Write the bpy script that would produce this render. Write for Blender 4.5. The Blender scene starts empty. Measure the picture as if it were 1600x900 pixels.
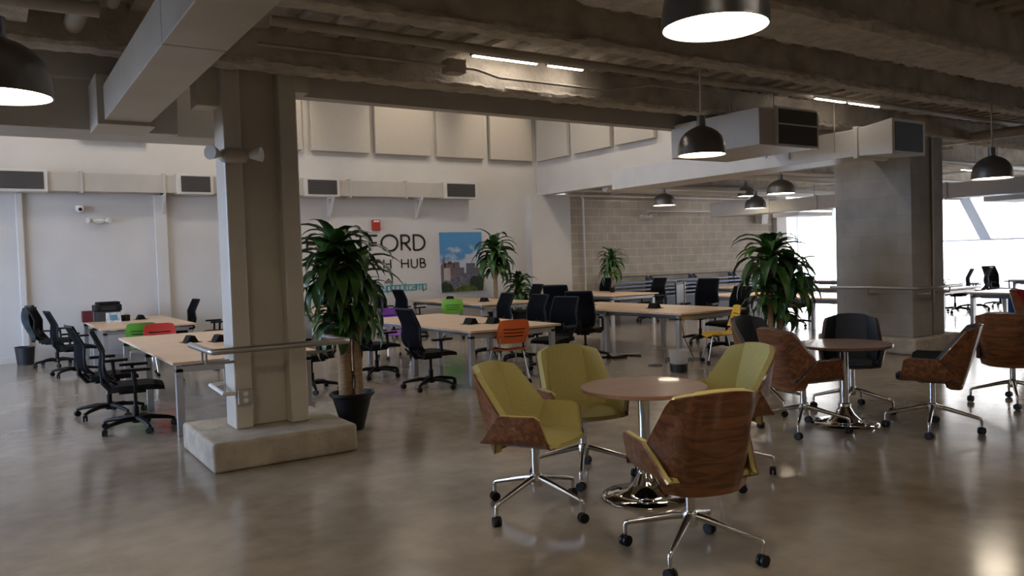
import bpy, bmesh, math, random
from mathutils import Vector, Matrix
C = bpy.context.scene.collection
S = bpy.context.scene
PI = math.pi
random.seed(7)

# ------------------------------------------------------------------ camera
# world axes: x runs along the lettered wall, y runs towards it, z is up
AZ, PITCH, ROLL, FPX, EYE = .58276, .035885, -.032195, 1243.8, 1.62
def _rot(x, y, z):
    return Vector((x*math.cos(AZ)+y*math.sin(AZ), -x*math.sin(AZ)+y*math.cos(AZ), z))
_r, _u = Vector((1, 0, 0)), Vector((0, math.sin(PITCH), math.cos(PITCH)))
_f = Vector((0, math.cos(PITCH), -math.sin(PITCH)))
_c, _s = math.cos(ROLL), math.sin(ROLL)
R3, U3, F3 = _rot(*(_c*_r+_s*_u)), _rot(*(-_s*_r+_c*_u)), _rot(*_f)
cam_d = bpy.data.cameras.new('camera'); cam = bpy.data.objects.new('camera', cam_d); C.objects.link(cam)
cam_d.sensor_width = 36; cam_d.lens = 36*FPX/1600; cam_d.clip_start = .05; cam_d.clip_end = 200
m = Matrix((R3, U3, -F3)).transposed().to_4x4(); m.translation = Vector((0, 0, EYE)); cam.matrix_world = m
S.camera = cam

# ------------------------------------------------------------------ world, lights, exposure
S.view_settings.view_transform = 'Standard'; S.view_settings.look = 'None'
S.view_settings.gamma = 1; S.view_settings.use_curve_mapping = False
S.view_settings.exposure = 1.3
S.cycles.use_denoising = True
S.cycles.max_bounces = 7; S.cycles.diffuse_bounces = 4; S.cycles.glossy_bounces = 4
S.cycles.transparent_max_bounces = 12; S.cycles.sample_clamp_indirect = 6
S.cycles.caustics_reflective = False; S.cycles.caustics_refractive = False
W = bpy.data.worlds.new('overcast_sky'); S.world = W; W.use_nodes = True
wn = W.node_tree; wn.nodes.clear()
wo = wn.nodes.new('ShaderNodeOutputWorld'); wb = wn.nodes.new('ShaderNodeBackground')
wt = wn.nodes.new('ShaderNodeTexCoord'); ws = wn.nodes.new('ShaderNodeSeparateXYZ')
wr = wn.nodes.new('ShaderNodeValToRGB'); wm = wn.nodes.new('ShaderNodeMapRange')
wm.inputs['From Min'].default_value = -1; wm.inputs['From Max'].default_value = 1
wn.links.new(wt.outputs['Generated'], ws.inputs[0]); wn.links.new(ws.outputs['X'], wm.inputs['Value'])
wn.links.new(wm.outputs[0], wr.inputs[0]); wn.links.new(wr.outputs[0], wb.inputs[0]); wn.links.new(wb.outputs[0], wo.inputs[0])
wr.color_ramp.elements[0].position = .30; wr.color_ramp.elements[0].color = (1.0, 1.32, 1.95, 1)
wr.color_ramp.elements[1].position = .7; wr.color_ramp.elements[1].color = (1, 1, 1, 1)
_e = wr.color_ramp.elements.new(.5); _e.color = (.3, .35, .45, 1)
wb.inputs[1].default_value = 2.9

def area(name, loc, direc, sx, sy, power, col=(1, 1, 1), portal=False, spread=180):
    l = bpy.data.lights.new(name, 'AREA'); l.shape = 'RECTANGLE'; l.size = sx; l.size_y = sy
    l.energy = power; l.color = col; l.spread = math.radians(spread)
    if portal: l.cycles.is_portal = True
    o = bpy.data.objects.new(name, l); C.objects.link(o); o.location = loc
    o.rotation_euler = Vector(direc).to_track_quat('-Z', 'Z').to_euler()
    return o
area('sky_portal_east', (27.05, 8.6, 1.9), (-1, 0, 0), 17, 3.6, 1, portal=True)
area('sky_portal_north', (24.6, 17.3, 1.9), (0, -1, 0), 4.6, 3.6, 1, portal=True)
area('sky_portal_west', (-6.06, 11.5, 2.4), (1, 0, 0), 9, 3.2, 1, portal=True)
FILL_BAY_W = 15.0  # power of each fill lamp added over the tall space
LAMP_E = 12       # emission of the pendant diffusers
LED_E = 12.0
SPOT_W = 26.0

# ------------------------------------------------------------------ materials
def new_mat(name):
    m = bpy.data.materials.new(name); m.use_nodes = True
    return m, m.node_tree, m.node_tree.nodes['Principled BSDF']
def mat(name, col, rough=.5, metal=0., noise=0., scale=8., bump=0., bscale=None, stretch=None, coat=0., spec=None, sheen=0.):
    m, t, b = new_mat(name)
    b.inputs['Base Color'].default_value = (*col, 1); b.inputs['Roughness'].default_value = rough
    b.inputs['Metallic'].default_value = metal
    if coat: b.inputs['Coat Weight'].default_value = coat; b.inputs['Coat Roughness'].default_value = .15
    if spec is not None: b.inputs['Specular IOR Level'].default_value = spec
    if sheen: b.inputs['Sheen Weight'].default_value = sheen
    if noise or bump:
        tc = t.nodes.new('ShaderNodeTexCoord'); mp = t.nodes.new('ShaderNodeMapping')
        t.links.new(tc.outputs['Object'], mp.inputs[0])
        if stretch: mp.inputs['Scale'].default_value = stretch
        n = t.nodes.new('ShaderNodeTexNoise'); n.inputs['Scale'].default_value = scale; n.inputs['Detail'].default_value = 6
        t.links.new(mp.outputs[0], n.inputs['Vector'])
        if noise:
            r = t.nodes.new('ShaderNodeValToRGB')
            r.color_ramp.elements[0].position = .3; r.color_ramp.elements[1].position = .7
            r.color_ramp.elements[0].color = (*[c*(1-noise) for c in col], 1)
            r.color_ramp.elements[1].color = (*[min(1, c*(1+noise)) for c in col], 1)
            t.links.new(n.outputs[0], r.inputs[0]); t.links.new(r.outputs[0], b.inputs['Base Color'])
        if bump:
            n2 = t.nodes.new('ShaderNodeTexNoise'); n2.inputs['Scale'].default_value = bscale or scale; n2.inputs['Detail'].default_value = 8
            t.links.new(mp.outputs[0], n2.inputs['Vector'])
            bp = t.nodes.new('ShaderNodeBump'); bp.inputs['Strength'].default_value = bump; bp.inputs['Distance'].default_value = .03
            t.links.new(n2.outputs[0], bp.inputs['Height']); t.links.new(bp.outputs[0], b.inputs['Normal'])
    return m
def emit(name, col, e):
    m, t, b = new_mat(name)
    b.inputs['Base Color'].default_value = (.8, .8, .8, 1)
    b.inputs['Emission Color'].default_value = (*col, 1); b.inputs['Emission Strength'].default_value = e
    return m
def wood(name, c1, c2, rough=.4, stretch=(1, 14, 14), scale=2.2, coat=.0):
    m, t, b = new_mat(name)
    tc = t.nodes.new('ShaderNodeTexCoord'); mp = t.nodes.new('ShaderNodeMapping'); mp.inputs['Scale'].default_value = stretch
    n = t.nodes.new('ShaderNodeTexNoise'); n.inputs['Scale'].default_value = scale; n.inputs['Detail'].default_value = 9; n.inputs['Distortion'].default_value = 1.2
    r = t.nodes.new('ShaderNodeValToRGB'); r.color_ramp.elements[0].position = .35; r.color_ramp.elements[1].position = .68
    r.color_ramp.elements[0].color = (*c1, 1); r.color_ramp.elements[1].color = (*c2, 1)
    t.links.new(tc.outputs['Object'], mp.inputs[0]); t.links.new(mp.outputs[0], n.inputs['Vector'])
    t.links.new(n.outputs[0], r.inputs[0]); t.links.new(r.outputs[0], b.inputs['Base Color'])
    b.inputs['Roughness'].default_value = rough
    if coat: b.inputs['Coat Weight'].default_value = coat
    return m
def floor_mat():
    m, t, b = new_mat('polished_concrete')
    tc = t.nodes.new('ShaderNodeTexCoord')
    n = t.nodes.new('ShaderNodeTexNoise'); n.inputs['Scale'].default_value = .55; n.inputs['Detail'].default_value = 7; n.inputs['Roughness'].default_value = .62
    n2 = t.nodes.new('ShaderNodeTexNoise'); n2.inputs['Scale'].default_value = 5; n2.inputs['Detail'].default_value = 6
    mx = t.nodes.new('ShaderNodeMix'); mx.data_type = 'FLOAT'; mx.inputs[0].default_value = .28
    t.links.new(tc.outputs['Object'], n.inputs['Vector']); t.links.new(tc.outputs['Object'], n2.inputs['Vector'])
    t.links.new(n.outputs[0], mx.inputs[2]); t.links.new(n2.outputs[0], mx.inputs[3])
    r = t.nodes.new('ShaderNodeValToRGB'); r.color_ramp.elements[0].position = .34; r.color_ramp.elements[1].position = .68
    r.color_ramp.elements[0].color = (.19, .150, .108, 1); r.color_ramp.elements[1].color = (.40, .335, .26, 1)
    t.links.new(mx.outputs[0], r.inputs[0]); t.links.new(r.outputs[0], b.inputs['Base Color'])
    rr = t.nodes.new('ShaderNodeMapRange'); rr.inputs['To Min'].default_value = .09; rr.inputs['To Max'].default_value = .24
    t.links.new(n.outputs[0], rr.inputs['Value']); t.links.new(rr.outputs[0], b.inputs['Roughness'])
    b.inputs['Specular IOR Level'].default_value = .62
    bp = t.nodes.new('ShaderNodeBump'); bp.inputs['Strength'].default_value = .05; bp.inputs['Distance'].default_value = .02
    n3 = t.nodes.new('ShaderNodeTexNoise'); n3.inputs['Scale'].default_value = 2.2; n3.inputs['Detail'].default_value = 3
    t.links.new(tc.outputs['Object'], n3.inputs['Vector']); t.links.new(n3.outputs[0], bp.inputs['Height']); t.links.new(bp.outputs[0], b.inputs['Normal'])
    return m
def block_mat(name, c1, c2, mortar, bw=.44, bh=.2276, msize=.006, plane='XZ', bumpk=.4):
    m, t, b = new_mat(name)
    tc = t.nodes.new('ShaderNodeTexCoord'); sp = t.nodes.new('ShaderNodeSeparateXYZ'); cb = t.nodes.new('ShaderNodeCombineXYZ')
    t.links.new(tc.outputs['Object'], sp.inputs[0])
    ad = t.nodes.new('ShaderNodeMath'); ad.operation = 'ADD'
    t.links.new(sp.outputs['X'], ad.inputs[0]); t.links.new(sp.outputs['Y'], ad.inputs[1])
    t.links.new(ad.outputs[0], cb.inputs['X']); t.links.new(sp.outputs['Z'], cb.inputs['Y'])
    br = t.nodes.new('ShaderNodeTexBrick'); br.inputs['Scale'].default_value = 1
    br.inputs['Brick Width'].default_value = bw; br.inputs['Row Height'].default_value = bh; br.inputs['Mortar Size'].default_value = msize
    br.inputs['Color1'].default_value = (*c1, 1); br.inputs['Color2'].default_value = (*c2, 1); br.inputs['Mortar'].default_value = (*mortar, 1)
    t.links.new(cb.outputs[0], br.inputs['Vector'])
    n = t.nodes.new('ShaderNodeTexNoise'); n.inputs['Scale'].default_value = 3; n.inputs['Detail'].default_value = 8
    t.links.new(tc.outputs['Object'], n.inputs['Vector'])
    mr = t.nodes.new('ShaderNodeMapRange'); mr.inputs['To Min'].default_value = .72; mr.inputs['To Max'].default_value = 1.25
    t.links.new(n.outputs[0], mr.inputs['Value'])
    mu = t.nodes.new('ShaderNodeVectorMath'); mu.operation = 'SCALE'
    t.links.new(br.outputs[0], mu.inputs[0]); t.links.new(mr.outputs[0], mu.inputs['Scale']); t.links.new(mu.outputs[0], b.inputs['Base Color'])
    b.inputs['Roughness'].default_value = .9
    bp = t.nodes.new('ShaderNodeBump'); bp.inputs['Strength'].default_value = bumpk; bp.inputs['Distance'].default_value = .01
    t.links.new(br.outputs['Fac'], bp.inputs['Height']); bp.invert = True; t.links.new(bp.outputs[0], b.inputs['Normal'])
    return m
M = {
 'floor': floor_mat(),
 'paint': mat('white_wall_paint', (.60, .565, .525), .65, noise=.05, scale=1.2, bump=.08, bscale=20),
 'paint2': mat('warm_white_paint', (.56, .525, .475), .5, noise=.06, scale=2, bump=.1, bscale=30),
 'colpaint': mat('glossy_cream_paint', (.55, .50, .42), .35, noise=.06, scale=3, bump=.12, bscale=12),
 'panel': mat('beige_acoustic_fabric', (.50, .45, .385), .95, noise=.05, scale=40, bump=.1, bscale=150),
 'duct': mat('painted_duct', (.50, .455, .39), .45, noise=.05, scale=3),
 'ductlight': mat('light_duct', (.66, .62, .56), .45, noise=.05, scale=3),
 'deck': mat('sprayed_deck', (.46, .40, .32), .85, noise=.25, scale=4, bump=.6, bscale=25),
 'fire': mat('sprayed_fireproofing', (.52, .46, .38), .95, noise=.22, scale=9, bump=.8, bscale=22),
 'pipe': mat('painted_pipe', (.42, .37, .30), .5, noise=.1, scale=6),
 'conduit': mat('light_conduit', (.66, .63, .58), .4),
 'concrete': mat('rough_concrete', (.40, .345, .27), .8, noise=.22, scale=5, bump=.5, bscale=14),
 'block': block_mat('concrete_block_wall', (.40, .34, .275), (.45, .385, .315), (.58, .53, .46), bw=.55, msize=.008),
 'blockcol': block_mat('concrete_block_pier', (.29, .265, .235), (.325, .295, .262), (.26, .24, .21), .6, .3, .004),
 'desk': wood('maple_desktop', (.66, .45, .285), (.78, .565, .385), .32, (1, 10, 10), 1.5),
 'edge': mat('maple_edge', (.50, .31, .18), .4),
 'steel': mat('silver_leg', (.46, .46, .47), .38, .55),
 'darkmetal': mat('dark_metal', (.10, .10, .11), .4, .6),
 'tray': mat('grey_cable_tray', (.22, .23, .27), .45, .4),
 'chrome': mat('chrome', (.86, .85, .83), .05, 1.),
 'polished': mat('polished_aluminium', (.62, .60, .57), .2, 1.),
 'brushed': mat('brushed_rail_steel', (.40, .37, .33), .38, .9),
 'walnut': wood('walnut_ply', (.095, .030, .010), (.26, .098, .036), .35, (1.2, 9, 9), 2.4, .25),
 'walnut_top': wood('walnut_laminate', (.33, .17, .105), (.42, .235, .15), .3, (1, 8, 8), 1.6, .1),
 'walnut_dark': wood('dark_walnut_laminate', (.16, .095, .068), (.24, .15, .11), .3, (1, 8, 8), 1.6, .1),
 'yellow': mat('mustard_upholstery', (.50, .43, .155), .85, noise=.06, scale=60, bump=.05, bscale=300),
 'navy': mat('dark_navy_upholstery', (.012, .016, .024), .6, noise=.1, scale=60),
 'red': mat('red_upholstery', (.35, .02, .02), .7),
 'redwood': wood('red_walnut_ply', (.14, .045, .018), (.24, .09, .04), .35, (1.2, 9, 9), 2.4, .2),
 'rubber': mat('black_rubber', (.008, .008, .009), .5, spec=.3),
 'blackmesh': mat('black_chair_mesh', (.0065, .0068, .008), .9, bump=.3, bscale=400, spec=.05),
 'blackplastic': mat('black_plastic', (.009, .009, .010), .5, spec=.25),
 'black': mat('matt_black', (.010, .010, .010), .8, spec=.2),
 'screen': mat('black_bin', (.018, .018, .02), .5),
 'orange': mat('orange_plastic', (.80, .155, .03), .35),
 'green': mat('green_plastic', (.11, .33, .035), .35),
 'lime': mat('lime_plastic', (.22, .52, .06), .35),
 'redp': mat('red_plastic', (.62, .06, .05), .35),
 'purple': mat('purple_plastic', (.20, .06, .36), .35),
 'yellowp': mat('yellow_plastic', (.78, .44, .03), .35),
 'bluep': mat('blue_plastic', (.10, .24, .36), .4),
 'lampshade': mat('spun_aluminium', (.20, .195, .19), .38, .8),
 'lampdark': mat('dark_bronze_shade', (.20, .19, .175), .3, .85),
 'lampglow': emit('lit_diffuser', (1, .86, .66), LAMP_E),
 'led': emit('lit_led_bar', (1, .92, .84), LED_E),
 'shadein': mat('white_enamel', (.8, .8, .78), .5),
 'leaf': mat('dracaena_leaf', (.030, .085, .018), .38, noise=.45, scale=5),
 'leaf2': mat('dracaena_leaf_bright', (.05, .13, .02), .38, noise=.4, scale=5),
 'cane': mat('dracaena_cane', (.36, .23, .12), .8, noise=.25, scale=12, bump=.5, bscale=40, stretch=(1, 1, 6)),
 'soil': mat('potting_soil', (.03, .022, .015), .95, bump=.8, bscale=60),
 'letter': mat('black_lettering', (.012, .010, .010), .5),
 'teal': mat('teal_lettering', (.06, .30, .34), .5),
 'grille': mat('dark_grille', (.035, .034, .033), .6),
 'slat': mat('grille_slat', (.34, .31, .28), .5, .3),
 'white': mat('white_plastic', (.72, .70, .66), .4),
 'redbox': mat('red_alarm_plastic', (.45, .03, .02), .4),
 'steelplate': mat('stainless_plate', (.45, .44, .42), .3, .9),
 'frame': mat('window_frame', (.50, .52, .55), .4),
 'jacket': mat('charcoal_cloth', (.035, .045, .050), .95, noise=.4, scale=8, bump=.5, bscale=30),
 'denim': mat('navy_cloth', (.05, .065, .10), .95, noise=.3, scale=8, bump=.4, bscale=30),
 'bluebin': mat('blue_bin_plastic', (.02, .09, .40), .4),
 'slatblue': mat('blue_grey_slat', (.20, .24, .36), .45),
 'maroon': mat('maroon_card', (.10, .012, .018), .6),
 'paper': mat('printed_paper', (.55, .58, .60), .7, noise=.4, scale=30),
 'slateg': mat('slate_panel', (.10, .11, .145), .5),
 'pale': mat('pale_exterior_ground', (.75, .74, .72), .9, noise=.1, scale=.5),
}
gm = bpy.data.materials.new('window_glass'); gm.use_nodes = True; gt = gm.node_tree; gt.nodes.clear()
go = gt.nodes.new('ShaderNodeOutputMaterial'); gx = gt.nodes.new('ShaderNodeMixShader'); gx.inputs[0].default_value = .06
ga = gt.nodes.new('ShaderNodeBsdfTransparent'); gb = gt.nodes.new('ShaderNodeBsdfGlossy'); gb.inputs['Roughness'].default_value = .02
gt.links.new(ga.outputs[0], gx.inputs[1]); gt.links.new(gb.outputs[0], gx.inputs[2]); gt.links.new(gx.outputs[0], go.inputs[0])
M['glass'] = gm
gm2 = bpy.data.materials.new('clear_bin_plastic'); gm2.use_nodes = True; gt = gm2.node_tree; gt.nodes.clear()
go = gt.nodes.new('ShaderNodeOutputMaterial'); gx = gt.nodes.new('ShaderNodeMixShader'); gx.inputs[0].default_value = .35
ga = gt.nodes.new('ShaderNodeBsdfTransparent'); gb = gt.nodes.new('ShaderNodeBsdfDiffuse'); gb.inputs['Color'].default_value = (.6, .58, .54, 1)
gt.links.new(ga.outputs[0], gx.inputs[1]); gt.links.new(gb.outputs[0], gx.inputs[2]); gt.links.new(gx.outputs[0], go.inputs[0])
M['clear'] = gm2

# ------------------------------------------------------------------ mesh helpers
class MB:
    def __init__(s): s.v = []; s.f = []; s.mi = []; s.cur = 0
    def add(s, vs, fs):
        b = len(s.v); s.v += [tuple(p) for p in vs]
        for f in fs: s.f.append(tuple(b+i for i in f)); s.mi.append(s.cur)
        return s
    def box(s, x0, x1, y0, y1, z0, z1):
        vs = [(x, y, z) for z in (z0, z1) for y in (y0, y1) for x in (x0, x1)]
        return s.add(vs, [(0, 2, 3, 1), (4, 5, 7, 6), (0, 1, 5, 4), (2, 6, 7, 3), (0, 4, 6, 2), (1, 3, 7, 5)])
    def hexa(s, bot, top):      # 4 bottom points (ccw from above), 4 top points
        return s.add(list(bot)+list(top), [(3, 2, 1, 0), (4, 5, 6, 7), (0, 1, 5, 4), (1, 2, 6, 5), (2, 3, 7, 6), (3, 0, 4, 7)])
    def tube(s, pts, r, n=10, caps=True, sq=None):
        pts = [Vector(p) for p in pts]; rs = r if isinstance(r, (list, tuple)) else [r]*len(pts)
        b = len(s.v); up = None
        for i, p in enumerate(pts):
            t = (pts[min(i+1, len(pts)-1)]-pts[max(i-1, 0)]).normalized()
            if up is None:
                a = Vector((0, 0, 1)) if abs(t.z) < .9 else Vector((1, 0, 0))
                up = (a-t*a.dot(t)).normalized()
            else:
                up = (up-t*up.dot(t)).normalized()
            sd = t.cross(up)
            for k in range(n):
                an = 2*PI*k/n
                kx = math.cos(an)*(sq or 1)
                s.v.append(tuple(p+rs[i]*(sd*kx+up*math.sin(an))))
        for i in range(len(pts)-1):
            for k in range(n):
                a, c = b+i*n+k, b+i*n+(k+1) % n
                s.f.append((a, c, c+n, a+n)); s.mi.append(s.cur)
        if caps:
            s.f.append(tuple(b+k for k in range(n))[::-1]); s.f.append(tuple(b+(len(pts)-1)*n+k for k in range(n))); s.mi += [s.cur]*2
        return s
    def lathe(s, prof, n=32, c=(0, 0, 0)):
        b = len(s.v)
        for r, z in prof:
            for k in range(n):
                a = 2*PI*k/n; s.v.append((c[0]+r*math.cos(a), c[1]+r*math.sin(a), c[2]+z))
        for i in range(len(prof)-1):
            for k in range(n):
                p, q = b+i*n+k, b+i*n+(k+1) % n
                s.f.append((p, q, q+n, p+n)); s.mi.append(s.cur)
        s.f.append(tuple(b+k for k in range(n))[::-1]); s.f.append(tuple(b+(len(prof)-1)*n+k for k in range(n))); s.mi += [s.cur]*2
        return s
    def sheet(s, g1, g2):       # closed solid between two point grids of the same size
        nr, nc = len(g1), len(g1[0]); b = len(s.v)
        for g in (g1, g2):
            for row in g: s.v += [tuple(p) for p in row]
        N = nr*nc
        def q(*f): s.f.append(f); s.mi.append(s.cur)
        for i in range(nr-1):
            for j in range(nc-1):
                a = b+i*nc+j
                q(a, a+1, a+nc+1, a+nc); q(a+N, a+N+nc, a+N+nc+1, a+N+1)
        for i in range(nr-1):
            a = b+i*nc; q(a, a+nc, a+nc+N, a+N)
            a = b+i*nc+nc-1; q(a, a+N, a+nc+N, a+nc)
        for j in range(nc-1):
            a = b+j; q(a, a+N, a+N+1, a+1)
            a = b+(nr-1)*nc+j; q(a, a+1, a+N+1, a+N)
        return s
    def prism(s, poly, axis, d0, d1):   # extrude a 2D polygon along an axis
        n = len(poly)
        def P(a, b_, d): return {'x': (d, a, b_), 'y': (a, d, b_), 'z': (a, b_, d)}[axis]
        vs = [P(a, b_, d0) for a, b_ in poly]+[P(a, b_, d1) for a, b_ in poly]
        return s.add(vs, [tuple(range(n))[::-1], tuple(range(n, 2*n))]+[(i, (i+1) % n, n+(i+1) % n, n+i) for i in range(n)])
    def sphere(s, c, r, nu=12, nv=8, sz=1.):
        prof = [(max(1e-4, r*math.sin(PI*i/nv)), -r*math.cos(PI*i/nv)*sz) for i in range(nv+1)]
        return s.lathe(prof, nu, c)
    def build(s, name, mats, parent=None, smooth=None, bevel=0, loc=None, label=None, seg=2):
        me = bpy.data.meshes.new(name); me.from_pydata(s.v, [], s.f)
        for mm in (mats if isinstance(mats, (list, tuple)) else [mats]): me.materials.append(M[mm] if isinstance(mm, str) else mm)
        if any(s.mi): me.polygons.foreach_set('material_index', s.mi)
        bm = bmesh.new(); bm.from_mesh(me); bmesh.ops.recalc_face_normals(bm, faces=bm.faces); bm.to_mesh(me); bm.free()
        if smooth is not None:
            me.polygons.foreach_set('use_smooth', [True]*len(me.polygons))
            try: me.set_sharp_from_angle(angle=math.radians(smooth))
            except Exception: pass
        me.update()
        o = bpy.data.objects.new(name, me); C.objects.link(o)
        if parent: o.parent = parent
        if loc: o.location = loc
        if bevel:
            b = o.modifiers.new('bevel', 'BEVEL'); b.width = bevel; b.segments = seg; b.limit_method = 'ANGLE'; b.angle_limit = math.radians(40)
        if label: o['label'] = label
        return o
def tag(o, label=None, cat=None, group=None, kind=None):
    if label: o['label'] = label
    if cat: o['category'] = cat
    if group: o['group'] = group
    if kind: o['kind'] = kind
    return o
def struct(o, label=None): return tag(o, label, None, None, 'structure')
def empty(name, label, cat, loc=(0, 0, 0), rz=0, group=None):
    o = bpy.data.objects.new(name, None); C.objects.link(o); o.location = loc; o.rotation_euler = (0, 0, rz); o.empty_display_size = .1
    return tag(o, label, cat, group)
def children(o): return [c for c in bpy.data.objects if c.parent == o]
def dup(root, loc, rz, label, group=None, drop=()):
    r = root.copy(); C.objects.link(r); r.location = loc; r.rotation_euler = (0, 0, rz); r['label'] = label
    if group: r['group'] = group
    elif 'group' in r: del r['group']
    for ch in children(root):
        if ch.name.split('.')[0] in drop: continue
        c = ch.copy(); C.objects.link(c); c.parent = r
        for g in children(ch):
            d = g.copy(); C.objects.link(d); d.parent = c
    return r
def recolor(root, old, new):
    for ch in children(root):
        if ch.type != 'MESH': continue
        if ch.data.materials and ch.data.materials[0] == M[old]:
            ch.data = ch.data.copy(); ch.data.materials[0] = M[new]
def face_rz(theta, x, y):   # heading measured from the sight line of someone at the origin: 0 = away, 90 = right
    fx, fy = Vector((x, y)).normalized(); rx, ry = fy, -fx
    t = math.radians(theta); dx, dy = math.cos(t)*fx+math.sin(t)*rx, math.cos(t)*fy+math.sin(t)*ry
    return math.atan2(dy, dx)-PI/2
def lerp(a, b, t): return a+(b-a)*t
def interp(tab, t):
    for (t0, v0), (t1, v1) in zip(tab, tab[1:]):
        if t <= t1: return lerp(v0, v1, (t-t0)/(t1-t0) if t1 > t0 else 0)
    return tab[-1][1]

# ------------------------------------------------------------------ room shell
WALLV = 17.35
struct(MB().box(-6.3, 27.4, -4, 17.6, -.2, 0).build('floor', 'floor'))
struct(MB().box(-60, 90, -40, 80, -.5, -.25).build('ground_outside', 'pale'))
# far wall, painted, tall part
struct(MB().box(-6.3, 12.6, WALLV, WALLV+.25, 0, 6.6).build('wall_north', 'paint'), 'tall white painted wall with the dark lettering')
struct(MB().box(13.2, 21.8, 17.25, 17.6, 0, 4.1).build('wall_block', 'block'), 'grey concrete block wall behind the far benches')
# flat pilasters and recess lines on the painted wall
b = MB()
for x0, x1 in ((.50, .62), (2.86, 3.10), (5.1, 5.3)): b.box(x0, x1, WALLV-.10, WALLV, 0, 3.14)
struct(b.build('trim_1', 'paint', bevel=.02))
struct(MB().box(-6, 12.3, WALLV-.025, WALLV, 0, .10).build('baseboard_north', 'paint2'))
# white pier at the end of the block wall
struct(MB().box(11.93, 13.24, 17.10, 17.6, 0, 3.29).build('wall_pier', 'paint', bevel=.01))
# soffit wall that drops from the high ceiling to the low one
struct(MB().box(12.32, 12.62, 7.45, 17.34, 3.29, 6.6).build('wall_soffit', 'paint'), 'white wall hanging above the opening to the block wall')
struct(MB().box(-6.3, 12.6, 7.2, 17.6, 6.6, 6.8).build('ceiling_high', 'paint2'))
struct(MB().box(-6.3, 12.62, 7.3, 7.45, 3.2, 6.6).build('wall_fascia', 'paint2'), 'painted edge of the low ceiling')
# low ceiling deck with ribs
b = MB(); b.box(-6.3, 27.4, -4, 7.3, 3.65, 4.2)
x = -6.2
while x < 27: b.box(x, x+.15, -4, 7.3, 3.60, 3.65); x += .3
struct(b.build('ceiling_low', 'deck'))
b = MB(); b.box(12.62, 27.4, 7.3, 17.6, 4.0, 4.2)
x = 12.7
while x < 27: b.box(x, x+.12, 7.3, 17.4, 3.95, 4.0); x += .3
struct(b.build('ceiling_far', 'paint2'))
# rough sprayed beams running along x
def rough_flange(b, x0, x1, y0, y1, z0, z1, step=.07, amp=.011):
    n = int((x1-x0)/step); g = []
    ring = [(y0, z0), ((y0+y1)/2, z0-.01), (y1, z0), (y1+.015, (z0+z1)/2), (y1, z1), (y0, z1), (y0-.015, (z0+z1)/2)]
    base = len(b.v); k = len(ring)
    for i in range(n+1):
        xx = x0+(x1-x0)*i/n
        for (yy, zz) in ring: b.v.append((xx, yy+random.uniform(-amp, amp), zz+random.uniform(-amp, amp)))
    for i in range(n):
        for j in range(k):
            p, q = base+i*k+j, base+i*k+(j+1) % k
            b.f.append((p, q, q+k, p+k)); b.mi.append(b.cur)
    b.f.append(tuple(base+j for j in range(k))); b.f.append(tuple(base+n*k+j for j in range(k))[::-1]); b.mi += [b.cur]*2
def beam(y0, y1, zb, x0=-6.2, x1=27.3, mt='fire', web=.11, ft=.09):
    b = MB(); yc = (y0+y1)/2
    rough_flange(b, x0, x1, y0, y1, zb, zb+ft)
    b.cur = 1; b.box(x0, x1, yc-web, yc+web, zb+ft*.5, 3.66 if y1 < 7.3 else 4.0)
    o = b.build('ceiling_beam', [mt, 'deck'], smooth=35)
    return struct(o)
beam(6.68, 6.90, 3.29, ft=.06)
beam(4.93, 5.09, 3.29, ft=.06, web=.05)
beam(3.36, 3.84, 3.17, web=.16)
beam(1.55, 2.05, 3.17, web=.20)
beam(-.3, .2, 3.17, web=.2)
for yy in (9.6, 12.6, 15.6): beam(yy, yy+.4, 3.40, 12.64, 27.2, 'fire', .12)
# cross beams over the left bay
for xx in (.1, -2.6):
    b = MB(); b.box(xx, xx+.22, 5.25, 6.6, 3.40, 3.66); struct(b.build('ceiling_beam', 'fire'))
# bulkhead boxes along the left of the low ceiling
b = MB(); b.box(-6.2, 1.46, 7.42, 8.0, 2.80, 3.75); b.box(1.46, 2.2, 7.9, 8.4, 2.86, 3.75)
struct(b.build('wall_bulkhead', 'paint2', bevel=.006))
# west wall with windows, behind the picture's left edge
b = MB(); b.box(-6.3, -6.0, -4, 7.0, 0, 6.6); b.box(-6.3, -6.0, 16.0, 17.6, 0, 6.6)
b.box(-6.3, -6.0, 7.0, 16.0, 0, .8); b.box(-6.3, -6.0, 7.0, 16.0, 4.0, 6.6)
struct(b.build('wall_west', 'paint'))
b = MB()
for k in range(6): b.box(-6.2, -6.1, 7+k*1.8-.03, 7+k*1.8+.03, .8, 4.0)
b.box(-6.2, -6.1, 7, 16, .8, .86); b.box(-6.2, -6.1, 7, 16, 3.94, 4.0)
struct(b.build('window_1', 'frame'))
struct(MB().box(-6.16, -6.14, 7, 16, .8, 4.0).build('window_pane_1', 'glass'))
struct(MB().box(-6.3, 27.4, -4.2, -4.0, 0, 4.2).build('wall_south', 'paint2'))
# east glazing: low sill, frames, slanting struts outside the glass
b = MB(); b.box(27.0, 27.3, -4, 17.6, 0, .12); b.box(27.0, 27.3, -4, 17.6, 3.62, 4.2); b.box(27, 27.3, -4, .2, .1, 4.1)
struct(b.build('wall_east', 'paint2'))
b = MB(); b.box(27.05, 27.15, .2, 17.3, 1.74, 1.79)
for y in (.25, 4.2, 8.1): b.box(27.02, 27.18, y, y+.12, .1, 3.64)
for y in (12.35, 10.1, 14.55, 7.9):
    b.hexa([(27.04, y+.55, 1.77), (27.16, y+.55, 1.77), (27.16, y+.90, 1.77), (27.04, y+.90, 1.77)],
           [(27.04, y+1.45, 3.64), (27.16, y+1.45, 3.64), (27.16, y+1.80, 3.64), (27.04, y+1.80, 3.64)])
struct(b.build('window_2', 'frame'))
struct(MB().box(27.09, 27.11, .2, 17.3, .1, 3.64).build('window_pane_2', 'glass'))
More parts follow.
